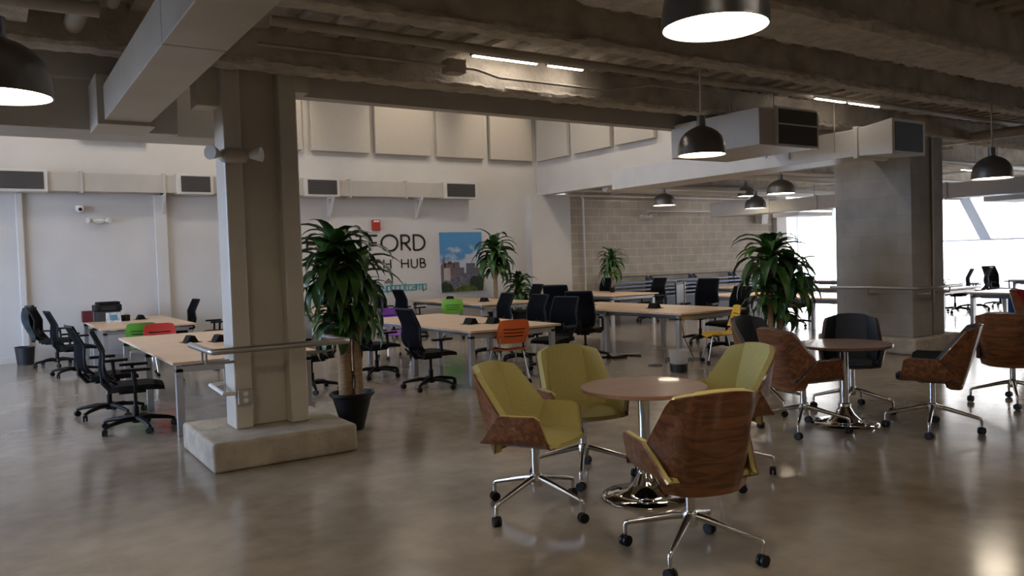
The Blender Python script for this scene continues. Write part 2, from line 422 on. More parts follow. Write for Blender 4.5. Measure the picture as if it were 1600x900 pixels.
# north glazing past the block wall
b = MB(); b.box(21.8, 22.3, 17.1, 17.6, 0, 4.1); b.box(22.3, 27.3, 17.25, 17.5, 3.62, 4.1); b.box(22.3, 27.3, 17.25, 17.5, 0, .12); b.box(26.9, 27.3, 17.2, 17.6, 0, 4.1)
struct(b.build('wall_corner', 'paint'), 'white pilaster beside the bright window')
b = MB(); b.box(23.1, 23.16, 17.3, 17.4, .1, 3.64); b.box(25.1, 25.16, 17.3, 17.4, .1, 3.64)
struct(b.build('window_3', 'frame'))
struct(MB().box(22.3, 26.9, 17.34, 17.36, .1, 3.64).build('window_pane_3', 'glass'))

# ------------------------------------------------------------------ columns
struct(MB().box(1.42, 2.63, 6.5, 7.66, 0, .24).build('column_plinth', 'concrete', bevel=.03, seg=3), 'low concrete plinth under the cream column')
b = MB(); b.box(1.72, 1.87, 6.95, 7.27, .24, 3.64); b.box(2.19, 2.35, 6.92, 7.27, .24, 3.64); b.box(1.80, 2.25, 7.05, 7.2, .24, 3.64)
col = struct(b.build('column', 'colpaint', bevel=.015), 'cream painted column with recessed middle')
b = MB(); b.box(1.54, 1.74, 7.05, 7.3, 3.0, 3.5); b.box(2.33, 2.50, 7.0, 7.25, 3.17, 3.5); struct(b.build('column_capital', 'colpaint', bevel=.01))
struct(MB().box(11.42, 12.85, 6.52, 8.2, 0, .24).build('column_plinth', 'concrete', bevel=.04, seg=3), 'concrete plinth under the block pier')
b = MB(); b.box(11.66, 12.2, 6.70, 7.99, .24, 3.95); b.box(12.24, 12.55, 6.70, 7.99, .24, 3.95); b.box(12.1, 12.3, 6.74, 7.9, .24, 3.95)
struct(b.build('column', 'blockcol', bevel=.01), 'grey concrete block column on the right')
struct(MB().tube([(12.22, 6.69, .75), (12.22, 6.69, 3.9)], .015).build('trim_2', 'pipe', smooth=40))

# ------------------------------------------------------------------ ducts
def grille(b, x0, x1, y, z0, z1, n, d=.02):
    for k in range(n):
        z = lerp(z0, z1, (k+.5)/n); b.hexa([(x0, y-d, z-.004), (x1, y-d, z-.004), (x1, y, z), (x0, y, z)], [(x0, y-d, z), (x1, y-d, z), (x1, y, z+.003), (x0, y, z+.003)])
r = empty('air_duct', 'long beige duct along the lettered wall with slatted grilles', 'duct', (0, 17, 3.3))
b = MB(); b.box(-6, 9.3, 16.99-17, 17.34-17, -.14, .21)
b.build('duct_body', 'duct', r, bevel=.006)
for x in (1.55, 3.0, 4.4, 5.6, 6.9, 8.3):
    MB().box(x, x+.05, -.035, .3, -.17, .24).build('flange', 'duct', r, bevel=.004)
for x0, x1 in ((-1.5, 1.02), (3.25, 3.95), (5.85, 6.65), (9.3, 10.22)):
    g = MB().box(x0, x1, -.07, .33, -.16, .25).build('grille_box', 'ductlight', r, bevel=.006)
    g2 = MB().box(x0+.08, x1-.06, -.076, -.068, -.115, .20).build('grille', 'grille', g)
    s2 = MB(); grille(s2, x0+.08, x1-.06, -.076, -.11, .20, 13 if x1 < 9 else 11); s2.build('slats', 'slat', g)
for x in (3.0, 6.50, 8.70):
    b = MB(); b.box(x, x+.05, -.02, .34, -.19, -.14); b.hexa([(x, .30, -.62), (x+.05, .30, -.62), (x+.05, .34, -.62), (x, .34, -.62)], [(x, .0, -.18), (x+.05, .0, -.18), (x+.05, .06, -.18), (x, .06, -.18)])
    b.box(x, x+.05, .31, .345, -.62, -.18)
    b.build('bracket', 'white', r)

r = empty('air_duct', 'big beige duct crossing the upper left towards the bulkhead', 'duct', (1.0, 3, 2.8))
MB().box(-.18, .15, -4.5, 1.48, 0, .27).build('duct_body', 'duct', r, bevel=.006)
MB().box(-.18, .15, 1.49, 3.9, 0, .27).build('duct_section', 'duct', r, bevel=.006)
b = MB(); b.box(-.23, .19, 3.9, 4.42, -.03, .36); b.build('duct_end', 'duct', r, bevel=.008)

r = empty('air_duct', 'grey duct ending in a square double grille, right of the middle', 'duct', (7.35, 5.98, 2.83))
MB().box(0, 1.02, .0, 1.38, 0, .42).build('duct_body', 'duct', r, bevel=.006)
for x in (.1, .9): MB().tube([(x, .5, .42), (x, .5, .82)], .008, 6).build('hanger', 'pipe', r)
MB().box(.26, 1.04, -.03, .0, -.01, .45).build('grille_frame', 'ductlight', r, bevel=.004)
b = MB(); b.box(.30, 1.0, -.036, -.03, .02, .24); b.box(.30, 1.0, -.036, -.03, .26, .42); b.build('grille', 'grille', r)
r = empty('air_duct', 'white duct with dark end grille in front of the block column', 'duct', (9.22, 5.5, 2.76))
MB().box(0, .62, .5, 5.2, .02, .36).build('duct_body', 'ductlight', r, bevel=.006)
b = MB(); b.box(-.03, .65, .47, .53, -.01, .39); b.build('flange', 'ductlight', r, bevel=.004)
b = MB(); b.hexa([(-.04, 0, -.01), (.68, 0, -.01), (.62, .5, .02), (0, .5, .02)], [(-.04, 0, .42), (.68, 0, .42), (.62, .5, .36), (0, .5, .36)])
b.build('duct_mouth', 'ductlight', r, bevel=.004)
MB().box(.02, .62, -.008, .002, .03, .38).build('grille', 'grille', r)
MB().tube([(-.0, 1.9, .2), (-.03, 1.9, .2)], .035).build('damper_handle', 'steelplate', r, smooth=40)
for y in (.8, 1.5):
    MB().tube([(-.012, y, .1), (-.012, y, .88)], .008, 6).build('hanger', 'pipe', r)
r = empty('air_duct', 'dark grey duct under the bright far window ceiling', 'duct', (17.8, 11, 2.66))
MB().box(0, .6, -4, 3.2, 0, .33).build('duct_body', 'duct', r, bevel=.006)
MB().box(-.02, .62, 3.2, 5.3, .0, .42).build('duct_section', 'ductlight', r, bevel=.006)
for y in (.0, -1.6, 1.7): MB().box(-.03, .63, y, y+.05, -.03, .36).build('flange', 'duct', r)
for y in (-2.5, 2.0): MB().tube([(.3, y, .3), (.3, y, 1.3)], .01, 6).build('hanger', 'pipe', r)
for y in (2.5, -.2, -2.8):
    MB().box(-.5, .9, y-.6, y+.2, -.16, -.06).build('light_panel', 'ductlight', r)
# pipes and conduits under the ceiling
def pipe(pts, rad, label, name='ceiling_pipe', mt='pipe', cat='pipe', group=None, parts=None):
    r = MB().tube(pts, rad, 10).build(name, mt, smooth=45); return tag(r, label, cat, group)
pipe([(1.9, 6.1, 3.5), (14, 6.14, 3.5)], .04, 'thickest pipe running past the ceiling light bars')
b = MB().tube([(1.9, 6.5, 3.42), (3.7, 6.48, 3.42)], .016, 8).tube([(3.7, 6.48, 3.42), (3.95, 6.48, 3.42), (4.25, 6.56, 3.39), (5.6, 6.56, 3.39), (6.1, 6.4, 3.46), (7.2, 6.4, 3.46)], .014, 8)
b.box(3.62, 3.80, 6.42, 6.56, 3.36, 3.48)
tag(b.build('conduit', 'pipe', smooth=45), 'thin conduit with a junction box right of the cream column', 'conduit')
pipe([(2.2, 5.2, 3.38), (5, 5.22, 3.38), (9.5, 5.2, 3.38), (13, 5.24, 3.38)], .014, 'thin conduit hugging the second ceiling beam', 'conduit', cat='conduit')
pipe([(.62, 2, 3.45), (.62, 7.0, 3.45)], .07, 'wider of two pipes beside the upper left duct')
pipe([(.82, 2, 3.5), (.82, 6.2, 3.5)], .045, 'slimmer of two pipes beside the upper left duct')
pipe([(-4, 5.9, 3.35), (.7, 5.9, 3.35)], .05, 'cross pipe above the left pendant lamp')
pipe([(12.5, 17.05, 3.42), (26, 17.05, 3.42)], .03, 'upper of two light conduits topping the block wall', 'conduit', 'conduit', 'conduit')
pipe([(12.5, 17.08, 3.29), (26, 17.08, 3.29)], .022, 'lower of two light conduits topping the block wall', 'conduit', 'conduit', 'conduit')
pipe([(13.75, 17.18, .3), (13.75, 17.18, 3.2), (13.65, 17.12, 3.26)], .025, 'upright light conduit at the left of the block wall', 'conduit', 'conduit', 'conduit')
pipe([(16.05, 17.18, 2.82), (16.12, 17.18, 2.90), (18.9, 17.18, 2.90)], .022, 'bent light conduit beside the block wall twin light', 'conduit', 'conduit', 'conduit')
for yy, zz, rr, lb in ((8.6, 3.3, .05, 'far ceiling pipe nearest the soffit wall front'), (10.8, 3.25, .04, 'far ceiling pipe above the near grey pendant'), (12.0, 3.32, .09, 'fat pale pipe under the far ceiling'), (14.2, 3.2, .04, 'far ceiling pipe behind the three small pendants'), (15.0, 3.3, .11, 'widest pipe under the far ceiling by the block wall')):
    pipe([(12.7, yy, zz), (26.5, yy, zz)], rr, lb, mt='conduit' if rr < .08 else 'ductlight')
for xx, lb in ((14.6, 'cross pipe under the far ceiling, nearest the soffit'), (19.5, 'cross pipe under the far ceiling, nearest the window')):
    pipe([(xx, 7.6, 3.36), (xx, 17, 3.36)], .035, lb, mt='conduit')
for xx, y0, lb in ((13.4, 1.0, 'dark round pipe right of the block column'), (16.5, .0, 'second dark pipe right of the block column')):
    pipe([(xx, y0, 3.35), (xx, 7.2, 3.35)], .08, lb)

# ------------------------------------------------------------------ acoustic panels
pan = [(4.85, 5.95), (6.15, 7.55), (7.68, 9.12), (9.30, 10.66), (10.83, 12.12)]
lab = ['wide beige acoustic panel nearest the cream column', 'second beige acoustic panel right of the cream column', 'third, brightest beige acoustic panel high on the wall', 'fourth beige acoustic panel high on the lettered wall', 'last beige acoustic panel before the inner corner']
for (x0, x1), l in zip(pan, lab):
    tag(MB().box(x0, x1, 17.21, WALLV-.022, 4.18, 6.2).build('acoustic_panel', 'panel', bevel=.012), l, 'acoustic panel', 'acoustic panels high on the walls')
for (y0, y1), l in zip([(15.82, 17.15), (14.2, 15.6), (12.75, 14.05)], ['beige acoustic panel on the soffit wall beside the inner corner', 'middle beige acoustic panel on the soffit wall', 'frontmost beige acoustic panel on the soffit wall']):
    tag(MB().box(12.20, 12.298, y0, y1, 4.16, 6.2).build('acoustic_panel', 'panel', bevel=.012), l, 'acoustic panel', 'acoustic panels high on the walls')
tag(MB().box(1.6, 2.8, 17.21, WALLV-.022, 4.18, 6.2).build('acoustic_panel', 'panel', bevel=.012), 'beige acoustic panel left of the cream column', 'acoustic panel', 'acoustic panels high on the walls')
# spotlights that wash the high panels
def spot(x, y, z, tx, ty, tz, label):
    r = empty('spotlight', label, 'spotlight', (x, y, z), 0, 'spotlights on the high ceiling')
    MB().tube([(0, 0, 6.6-z), (0, 0, .08)], .015, 8).build('stem', 'white', r, smooth=40)
    d = Vector((tx-x, ty-y, tz-z)).normalized()
    MB().tube([-d*.12, d*.10], [.05, .07], 14).build('head', 'white', r, smooth=40)
    l = bpy.data.lights.new('spot_bulb', 'SPOT'); l.energy = SPOT_W; l.color = (1, .86, .68); l.spot_size = math.radians(75); l.spot_blend = .6; l.shadow_soft_size = .05
    o = bpy.data.objects.new('spot_bulb', l); C.objects.link(o); o.parent = r; o.location = d*.13; o.rotation_euler = d.to_track_quat('-Z', 'Z').to_euler()
for x, w_ in ((.6, 'farthest left'), (3.2, 'left of the cream column'), (5.2, 'right of the cream column'), (8.4, 'above the lettering'), (11.0, 'nearest the soffit')):
    spot(x, 15.7, 6.1, x, 17.3, 4.9, 'white spotlight washing the high acoustic panels, '+w_)
spot(10.6, 12.0, 5.9, 12.3, 13.6, 4.2, 'white spotlight aimed at the soffit wall')

def fill_bay(x, y, label):  # unseen lamps added to brighten the tall space
    r = empty('fill_bay_lamp', label, 'fill lamp', (x, y, 6.2), 0, 'added fill lamps of the tall space')
    MB().lathe([(.05, .20), (.10, .16), (.22, .04), (.24, 0), (.23, 0), (.20, .04)], 28).build('shade', 'lampshade', r, smooth=40)
    MB().tube([(0, 0, .19), (0, 0, .4)], .02, 8).build('stem', 'white', r)
    l = bpy.data.lights.new('fill_bay_bulb', 'AREA'); l.shape = 'DISK'; l.size = .4; l.energy = FILL_BAY_W; l.color = (1, .93, .83)
    o = bpy.data.objects.new('fill_bay_bulb', l); C.objects.link(o); o.parent = r; o.location = (0, 0, -.01)
for x in (-1.5, 3.0, 7.0, 10.4):
    for y in (9.6, 14.6): fill_bay(x, y, 'added high bay fill lamp in the %s row, %s' % ('near' if y < 12 else 'rear', {-1.5: 'leftmost', 3.0: 'second from left', 7.0: 'third from left', 10.4: 'rightmost'}[x]))
# ------------------------------------------------------------------ lettering on the wall
def stroke(b, pts, w, x0, z0, sx, sz, y=WALLV-.012, closed=False):
    P = [Vector((x0+px*sx, z0+pz*sz)) for px, pz in pts]; n = len(P)
    L, Rr = [], []
    for i in range(n):
        if closed: a, c = P[(i-1) % n], P[(i+1) % n]
        else: a, c = P[max(i-1, 0)], P[min(i+1, n-1)]
        d1 = (P[i]-a); d2 = (c-P[i])
        d1 = d1.normalized() if d1.length > 1e-6 else d2.normalized(); d2 = d2.normalized() if d2.length > 1e-6 else d1
        nn = Vector((-d1.y-d2.y, d1.x+d2.x)); nn = nn.normalized() if nn.length > 1e-4 else Vector((-d1.y, d1.x))
        k = 1/max(.45, nn.dot(Vector((-d1.y, d1.x))))
        L.append(P[i]+nn*w/2*k); Rr.append(P[i]-nn*w/2*k)
    m = n if closed else n-1
    for i in range(m):
        j = (i+1) % n
        q = [L[i], L[j], Rr[j], Rr[i]]
        b.hexa([(p.x, y, p.y) for p in q], [(p.x, y+.011, p.y) for p in q])
def arc(cx, cz, rx, rz, a0, a1, n=14): return [(cx+rx*math.cos(math.radians(lerp(a0, a1, i/n))), cz+rz*math.sin(math.radians(lerp(a0, a1, i/n)))) for i in range(n+1)]
GL = {  # width, strokes
 'H': (.72, [[(0, 0), (0, 1)], [(.72, 0), (.72, 1)], [(0, .5), (.72, .5)]]),
 'A': (.80, [[(0, 0), (.4, 1), (.8, 0)], [(.16, .36), (.64, .36)]]),
 'R': (.55, [[(0, 0), (0, 1), (.2, 1)]+arc(.25, .74, .27, .26, 90, -90)+[(.0, .48)], [(.22, .48), (.58, 0)]]),
 'T': (.60, [[(.3, 0), (.3, 1)], [(0, 1), (.6, 1)]]),
 'F': (.48, [[(0, 0), (0, 1), (.48, 1)], [(0, .52), (.44, .52)]]),
 'O': (1.02, [arc(.51, .5, .51, .52, 0, 340, 24)+[(1.02, .5)]]),
 'D': (.72, [[(0, 0), (0, 1), (.2, 1)]+arc(.22, .5, .5, .5, 90, -90)+[(0, 0)]]),
 'E': (.48, [[(.48, 0), (0, 0), (0, 1), (.48, 1)], [(0, .52), (.44, .52)]]),
 'C': (.86, [arc(.5, .5, .5, .52, 50, 310, 20)]),
 'U': (.66, [[(0, 1), (0, .33)]+arc(.33, .33, .33, .34, 180, 360)+[(.66, 1)]]),
 'B': (.56, [[(0, 0), (0, 1), (.2, 1)]+arc(.22, .76, .24, .24, 90, -90)+[(.0, .52)], [(.2, .52)]+arc(.26, .26, .3, .26, 90, -90)+[(0, 0)]]),
 'P': (.52, [[(0, 0), (0, 1), (.2, 1)]+arc(.25, .74, .27, .26, 90, -90)+[(.0, .48)]]),
 'W': (1.1, [[(0, 1), (.28, 0), (.55, .95), (.82, 0), (1.1, 1)]]),
 'Y': (.7, [[(0, 1), (.35, .48), (.7, 1)], [(.35, .48), (.35, 0)]]),
 # condensed lower case
 's': (.5, [[(.5, .85), (.5, 1), (0, 1), (0, .52), (.5, .48), (.5, 0), (0, 0), (0, .15)]]),
 't': (.4, [[(.12, 1.35), (.12, .1), (.2, 0), (.42, 0)], [(0, 1), (.42, 1)]]),
 'a': (.5, [[(.0, 1), (.5, 1), (.5, 0), (0, 0), (0, .55), (.5, .55)]]),
 'r': (.36, [[(0, 0), (0, 1), (.36, 1)]]),
 'u': (.5, [[(0, 1), (0, 0), (.5, 0)], [(.5, 0), (.5, 1)]]),
 'p': (.5, [[(0, -.4), (0, 1), (.5, 1), (.5, 0), (0, 0)]]),
 'b': (.5, [[(0, 1.4), (0, 0), (.5, 0), (.5, 1), (0, 1)]]),
 'o': (.5, [[(0, .5), (0, 0), (.5, 0), (.5, 1), (0, 1), (0, .5)]]),
 'c': (.46, [[(.46, .8), (.46, 1), (0, 1), (0, 0), (.46, 0), (.46, .2)]]),
 'm': (.8, [[(0, 0), (0, 1), (.8, 1), (.8, 0)], [(.4, 1), (.4, 0)]]),
}
def text(b, s, x0, x1, z0, z1, w, gap=.24):
    hgt = z1-z0
    tot = sum(GL[c][0] if c != ' ' else .5 for c in s)+gap*(len(s)-1)
    k = (x1-x0)/tot; x = x0
    for c in s:
        if c == ' ': x += (.5+gap)*k; continue
        wd, st = GL[c]
        for p in st: stroke(b, p, w, x, z0, k, hgt)
        x += (wd+gap)*k
r = empty('wall_lettering', 'dark wall lettering reading HARTFORD TECH HUB with a teal line below', 'sign', (0, 0, 0))
b = MB(); text(b, 'HARTFORD', 6.0, 8.93, 1.92, 2.28, .048); b.build('title_line', 'letter', r, label='large HARTFORD line')
b = MB(); text(b, 'TECH HUB', 7.12, 8.93, 1.50, 1.71, .03, .34); b.build('second_line', 'letter', r, label='TECH HUB line')
b = MB(); text(b, 'POWERED BY', 6.03, 7.02, .99, 1.11, .015, .3); b.build('small_line', 'letter', r, label='thin POWERED BY line')
b = MB(); text(b, 'startupbootcamp', 7.27, 8.93, .96, 1.09, .024, .16); b.build('teal_line', 'teal', r, label='teal startupbootcamp line')
b = MB(); stroke(b, [(0, 0), (.1, .1), (.2, 0)], .016, 7.84, 1.15, 1, 1); stroke(b, [(0.05, 0), (.1, .05), (.15, 0)], .012, 7.84, 1.14, 1, 1); b.build('roof_mark', 'letter', r)

# ------------------------------------------------------------------ skyline photograph on the wall
def sky_mat():
    m, t, bs = new_mat('printed_sky')
    tc = t.nodes.new('ShaderNodeTexCoord'); mp = t.nodes.new('ShaderNodeMapping'); mp.inputs['Scale'].default_value = (1.6, 1, 3.2)
    n = t.nodes.new('ShaderNodeTexNoise'); n.inputs['Scale'].default_value = 1.6; n.inputs['Detail'].default_value = 7
    t.links.new(tc.outputs['Object'], mp.inputs[0]); t.links.new(mp.outputs[0], n.inputs['Vector'])
    sp = t.nodes.new('ShaderNodeSeparateXYZ'); t.links.new(tc.outputs['Object'], sp.inputs[0])
    mr = t.nodes.new('ShaderNodeMapRange'); mr.inputs['From Min'].default_value = 1.35; mr.inputs['From Max'].default_value = 2.25; mr.inputs['To Min'].default_value = .34; mr.inputs['To Max'].default_value = -.3
    t.links.new(sp.outputs['Z'], mr.inputs['Value'])
    ad = t.nodes.new('ShaderNodeMath'); ad.operation = 'ADD'; t.links.new(n.outputs[0], ad.inputs[0]); t.links.new(mr.outputs[0], ad.inputs[1])
    r = t.nodes.new('ShaderNodeValToRGB'); r.color_ramp.elements[0].position = .44; r.color_ramp.elements[1].position = .62
    r.color_ramp.elements[0].color = (.07, .25, .47, 1); r.color_ramp.elements[1].color = (.52, .52, .58, 1)
    t.links.new(ad.outputs[0], r.inputs[0]); t.links.new(r.outputs[0], bs.inputs['Base Color']); bs.inputs['Roughness'].default_value = .6
    return m
M['sky'] = sky_mat()
M['pb1'] = mat('printed_brown', (.16, .11, .10), .7, noise=.3, scale=25)
M['pb2'] = mat('printed_grey', (.12, .11, .13), .7, noise=.3, scale=25)
M['pb3'] = mat('printed_pale', (.42, .36, .34), .7, noise=.2, scale=20)
M['ptree'] = mat('printed_trees', (.10, .13, .015), .8, noise=.6, scale=9)
M['ptree2'] = mat('printed_dark_trees', (.02, .035, .012), .8, noise=.5, scale=12)
M['pground'] = mat('printed_ground', (.15, .14, .16), .8, noise=.5, scale=14)
b = MB(); b.box(9.34, 10.54, 17.325, WALLV, .86, 2.34)
def pp(poly, k, lay): b.cur = k; b.prism([(9.34+x, .86+z) for x, z in poly], 'y', 17.325-.002*lay, 17.326)
pp([(0, 0), (1.2, 0), (1.2, .46), (.0, .46)], 6, 1)
pp([(.0, .40), (.0, .66), (.04, .70), (.06, .80), (.085, .93), (.11, .80), (.13, .70), (.13, .42)], 1, 2)
pp([(.10, .42), (.10, .72), (.38, .72), (.38, .42)], 1, 2); pp([(.2, .7), (.2, .77), (.31, .77), (.31, .7)], 1, 2)
pp([(.36, .42), (.36, .74), (.53, .74), (.53, .60), (.66, .60), (.66, .42)], 2, 2); pp([(.08, .28), (.08, .60), (.26, .60), (.26, .28)], 3, 3)
pp([(.28, .40), (.28, .58), (.5, .58), (.5, .40)], 1, 3); pp([(.72, .42), (.72, .70), (.98, .70), (.98, .42)], 2, 2); pp([(.96, .42), (.96, .58), (1.2, .58), (1.2, .42)], 1, 3)
pp([(.0, .0), (.0, .22), (.12, .26), (.3, .16), (.36, .0)], 5, 4)
pp([(.3, .0), (.42, .08), (.58, .14), (.85, .15), (.98, .1), (1.05, .0)], 4, 5)
pp([(.8, .05), (.82, .3), (.92, .38), (1.08, .36), (1.2, .42), (1.2, .0), (.9, 0)], 5, 4)
tag(b.build('wall_picture', ['sky', 'pb1', 'pb2', 'pb3', 'ptree', 'ptree2', 'pground']), 'tall printed photograph of a city skyline under blue sky', 'picture')

# ------------------------------------------------------------------ small wall fittings
r = empty('fire_alarm', 'small red fire alarm box above the lettering', 'fire alarm', (7.66, 17.35, 2.53))
MB().box(-.10, .10, -.07, 0, -.13, .12).build('housing', 'redbox', r, bevel=.01)
MB().box(-.07, .07, -.08, -.07, .06, .10).build('strobe', 'white', r)
r = empty('security_camera', 'small dome camera high on the left wall', 'camera', (1.55, 17.25, 2.85))
MB().lathe([(.07, .06), (.08, 0), (.06, -.05), (.01, -.08)], 20).build('housing', 'white', r, smooth=50)
MB().sphere((0, -.06, -.01), .035).build('lens', 'black', r, smooth=60)
def twin_light(x, y, z, label, k=1.):
    r = empty('emergency_light', label, 'emergency light', (x, y, z))
    g1, g2 = [], []
    for i in range(9):
        t = -1+2*i/8; hh = .062*k*math.sqrt(max(.08, 1-t**4)); row = [(t*.13*k, -.075*k*math.cos(a)*math.sqrt(max(.15, 1-t**4)), hh*math.sin(a)) for a in [(-PI/2+PI*j/8) for j in range(9)]]
        g1.append(row); g2.append([(x_, .02, z_) for x_, y_, z_ in row])
    MB().sheet(g1, g2).build('housing', 'white' if k < 1 else 'duct', r, smooth=50)
    for s in (-1, 1):
        MB().tube([(s*.12*k, -.04*k, .0), (s*.17*k, -.06*k, .01), (s*.21*k, -.09*k, .01)], [.022*k, .05*k, .062*k], 16).build('lamp_head', 'white' if s > 0 else 'duct', r, smooth=40)
    return r
twin_light(1.79, 6.93, 2.57, 'twin head emergency light on the cream column')
twin_light(1.86, 17.28, 2.62, 'twin head emergency light on the left wall', .9)
twin_light(16.0, 17.16, 2.72, 'twin head emergency light on the block wall', .99)
r = empty('power_outlet', 'steel double outlet low on the cream column', 'outlet', (1.80, 6.94, .52))
MB().box(-.062, .062, -.03, 0, -.062, .062).build('cover_plate', 'steelplate', r, bevel=.005)
for z in (-.028, .028):
    o = MB().tube([(0, -.03, z), (0, -.034, z)], .021, 16).build('socket', 'white', r, smooth=40)
MB().tube([(1.71, 6.93, .56), (1.62, 6.9, .565), (1.60, 7.3, .60), (1.73, 7.33, .6)], .018, 8).build('conduit', 'white', r).matrix_parent_inverse = Matrix.Translation((-1.80, -6.94, -.52))
r = empty('wall_speaker', 'tilted beige wall speaker above the right end of the block wall', 'speaker', (21.0, 17.2, 2.75))
MB().hexa([(-.15, -.25, -.25), (.15, -.25, -.25), (.15, 0, -.2), (-.15, 0, -.2)], [(-.15, -.3, .2), (.15, -.3, .2), (.15, 0, .25), (-.15, 0, .25)]).build('cabinet', 'duct', r, bevel=.02)

# handrails round the columns
def rail(name, pts, rad, brackets, label):
    r = empty(name, label, 'handrail', (0, 0, 0))
    MB().tube(pts, rad, 12).build('rail', 'brushed', r, smooth=50)
    for p in brackets:
        MB().tube(p, .012, 8).build('bracket', 'brushed', r, smooth=50)
    return r
zr = .945
rail('handrail', [(1.50, 7.55, zr), (1.50, 6.78, zr), (1.505, 6.74, zr), (1.54, 6.72, zr), (2.62, 6.72, zr), (2.66, 6.74, zr), (2.665, 6.78, zr), (2.665, 7.6, zr)], .027,
     [[(1.50, 7.1, zr-.02), (1.50, 7.1, zr-.11), (1.52, 7.1, zr-.12), (1.73, 7.1, zr-.12)], [(1.50, 6.95, zr-.02), (1.50, 6.95, zr-.11), (1.54, 6.95, zr-.12), (1.73, 6.96, zr-.12)],
      [(2.665, 7.1, zr-.02), (2.665, 7.1, zr-.11), (2.6, 7.1, zr-.12), (2.35, 7.1, zr-.12)]], 'brushed steel handrail wrapped around the cream column')
zr = 1.0
rail('handrail', [(11.45, 7.95, zr), (11.45, 6.52, zr), (11.5, 6.48, zr), (12.66, 6.48, zr), (12.70, 6.52, zr)], .024,
     [[(11.75, 6.48, zr-.02), (11.75, 6.48, zr-.09), (11.75, 6.7, zr-.1)], [(12.3, 6.48, zr-.02), (12.3, 6.48, zr-.09), (12.3, 6.7, zr-.1)], [(11.45, 7.3, zr-.02), (11.47, 7.3, zr-.1), (11.66, 7.3, zr-.1)]],
     'dark steel handrail around the grey block column')
MB().box(11.2, 11.2, 0, 0, 0, 0) if False else None

# ------------------------------------------------------------------ lamps
def pendant(x, y, z, label, dark=False, top=3.62, rr=.225, glow=True):
    if y > 7.3: top = 3.98
    r = empty('pendant_lamp', label, 'pendant lamp', (x, y, z), 0, 'dome pendant lamps')
    prof = [(rr*1.01, 0), (rr, .012), (rr*.99, .06), (rr*.95, .115), (rr*.85, .17), (rr*.68, .215), (rr*.47, .247), (rr*.28, .265), (.042, .275), (.040, .37), (.012, .38)]
    inner = [(.03, .255), (rr*.44, .235), (rr*.65, .202), (rr*.82, .158), (rr*.92, .108), (rr*.96, .05), (rr*.97, 0)]
    b = MB(); n = 40; P = inner+prof
    b.lathe(P, n); b.f = b.f[:-2]; b.mi = b.mi[:-2]
    b.build('shade', 'lampdark' if dark else 'lampshade', r, smooth=50)
    MB().tube([(0, 0, .38), (0, 0, top-z)], .009, 8).build('stem', 'pipe', r, smooth=50)
    g = MB(); g.lathe([(rr*.955, .012), (rr*.955, .016)], 40); g.build('diffuser', 'lampglow', r, label='glowing white diffuser')
    return r
pendant(.09, 4.45, 2.46, 'dark dome pendant cut by the left picture edge', True)
pendant(2.62, 2.35, 2.57, 'largest dark dome pendant at the top, cut off', True)
pendant(5.72, 5.33, 2.55, 'dark dome pendant above the yellow chairs', True)
pendant(12.95, 13.24, 2.735, 'small grey dome pendant before the left part of the block wall', rr=.262)
pendant(13.9, 11.45, 2.55, 'lowest small dome pendant before the block wall')
pendant(12.85, 9.97, 2.717, 'grey dome pendant left of the block column', rr=.265)
pendant(10.22, 4.86, 2.41, 'grey dome pendant right of the block column')
pendant(17.0, 14.3, 3.1, 'farthest tiny dome pendant near the block wall')
# unseen pendants outside the picture, added to brighten the near area
pendant(-1.5, 1.0, 2.55, 'added dome pendant behind the viewer, left'); pendant(6.2, .6, 2.55, 'added dome pendant beyond the right foreground')
pendant(3.9, -1.8, 2.55, 'added dome pendant behind the viewer, right'); pendant(2.1, -1.6, 2.55, 'added dome pendant behind the viewer, middle'); pendant(-2.6, 4.4, 2.55, 'added dome pendant left of the viewer')

def led(x0, x1, y, z, label):
    r = empty('light_bar', label, 'ceiling light', ((x0+x1)/2, y, z), 0, 'lit bars under the ceiling'); h = (x1-x0)/2
    MB().box(-h-.01, h+.01, -.022, .022, .010, .035).build('housing', 'white', r)
    MB().box(-h, h, -.013, .013, 0, .012).build('tube', 'led', r, label='glowing light tube')
    MB().tube([(0, 0, .03), (0, 0, (3.62 if y < 7.3 else 4.0)-z)], .006, 6).build('hanger', 'pipe', r)
led(3.93, 4.66, 6.50, 3.545, 'longer lit bar of the left ceiling pair'); led(4.81, 5.24, 6.50, 3.545, 'shorter lit bar of the left ceiling pair')
led(8.38, 8.96, 5.98, 3.42, 'left lit bar of the right ceiling pair'); led(9.06, 9.68, 5.98, 3.42, 'right lit bar of the right ceiling pair')
led(-1.6, -.3, .9, 3.5, 'added lit bar behind the viewer, left'); led(.2, 1.5, .9, 3.5, 'added lit bar behind the viewer, middle'); led(3.0, 4.3, .9, 3.5, 'added lit bar behind the viewer, right')  # unseen bars added to lift the near ceiling and floor
tag(MB().box(11.0, 11.2, 6.2, 6.36, 3.5, 3.6).build('exit_fitting', 'white', bevel=.01), 'small white box fitting under the ceiling above the block column', 'fitting')

for k, (x0, x1, y, lb) in enumerate(((14.0, 14.8, 12.3, 'left lit tube under the far ceiling'), (15.8, 16.5, 12.3, 'right lit tube under the far ceiling'), (18.4, 19.6, 9.4, 'added lit tube under the far ceiling near the block column'), (14.6, 15.8, 16.2, 'added lit tube close to the block wall, left'), (17.6, 18.8, 16.2, 'added lit tube close to the block wall, right'))):  # last three tubes are added to brighten the far zone and block wall
    led(x0, x1, y, 3.3 if y < 16 else 3.55, lb)
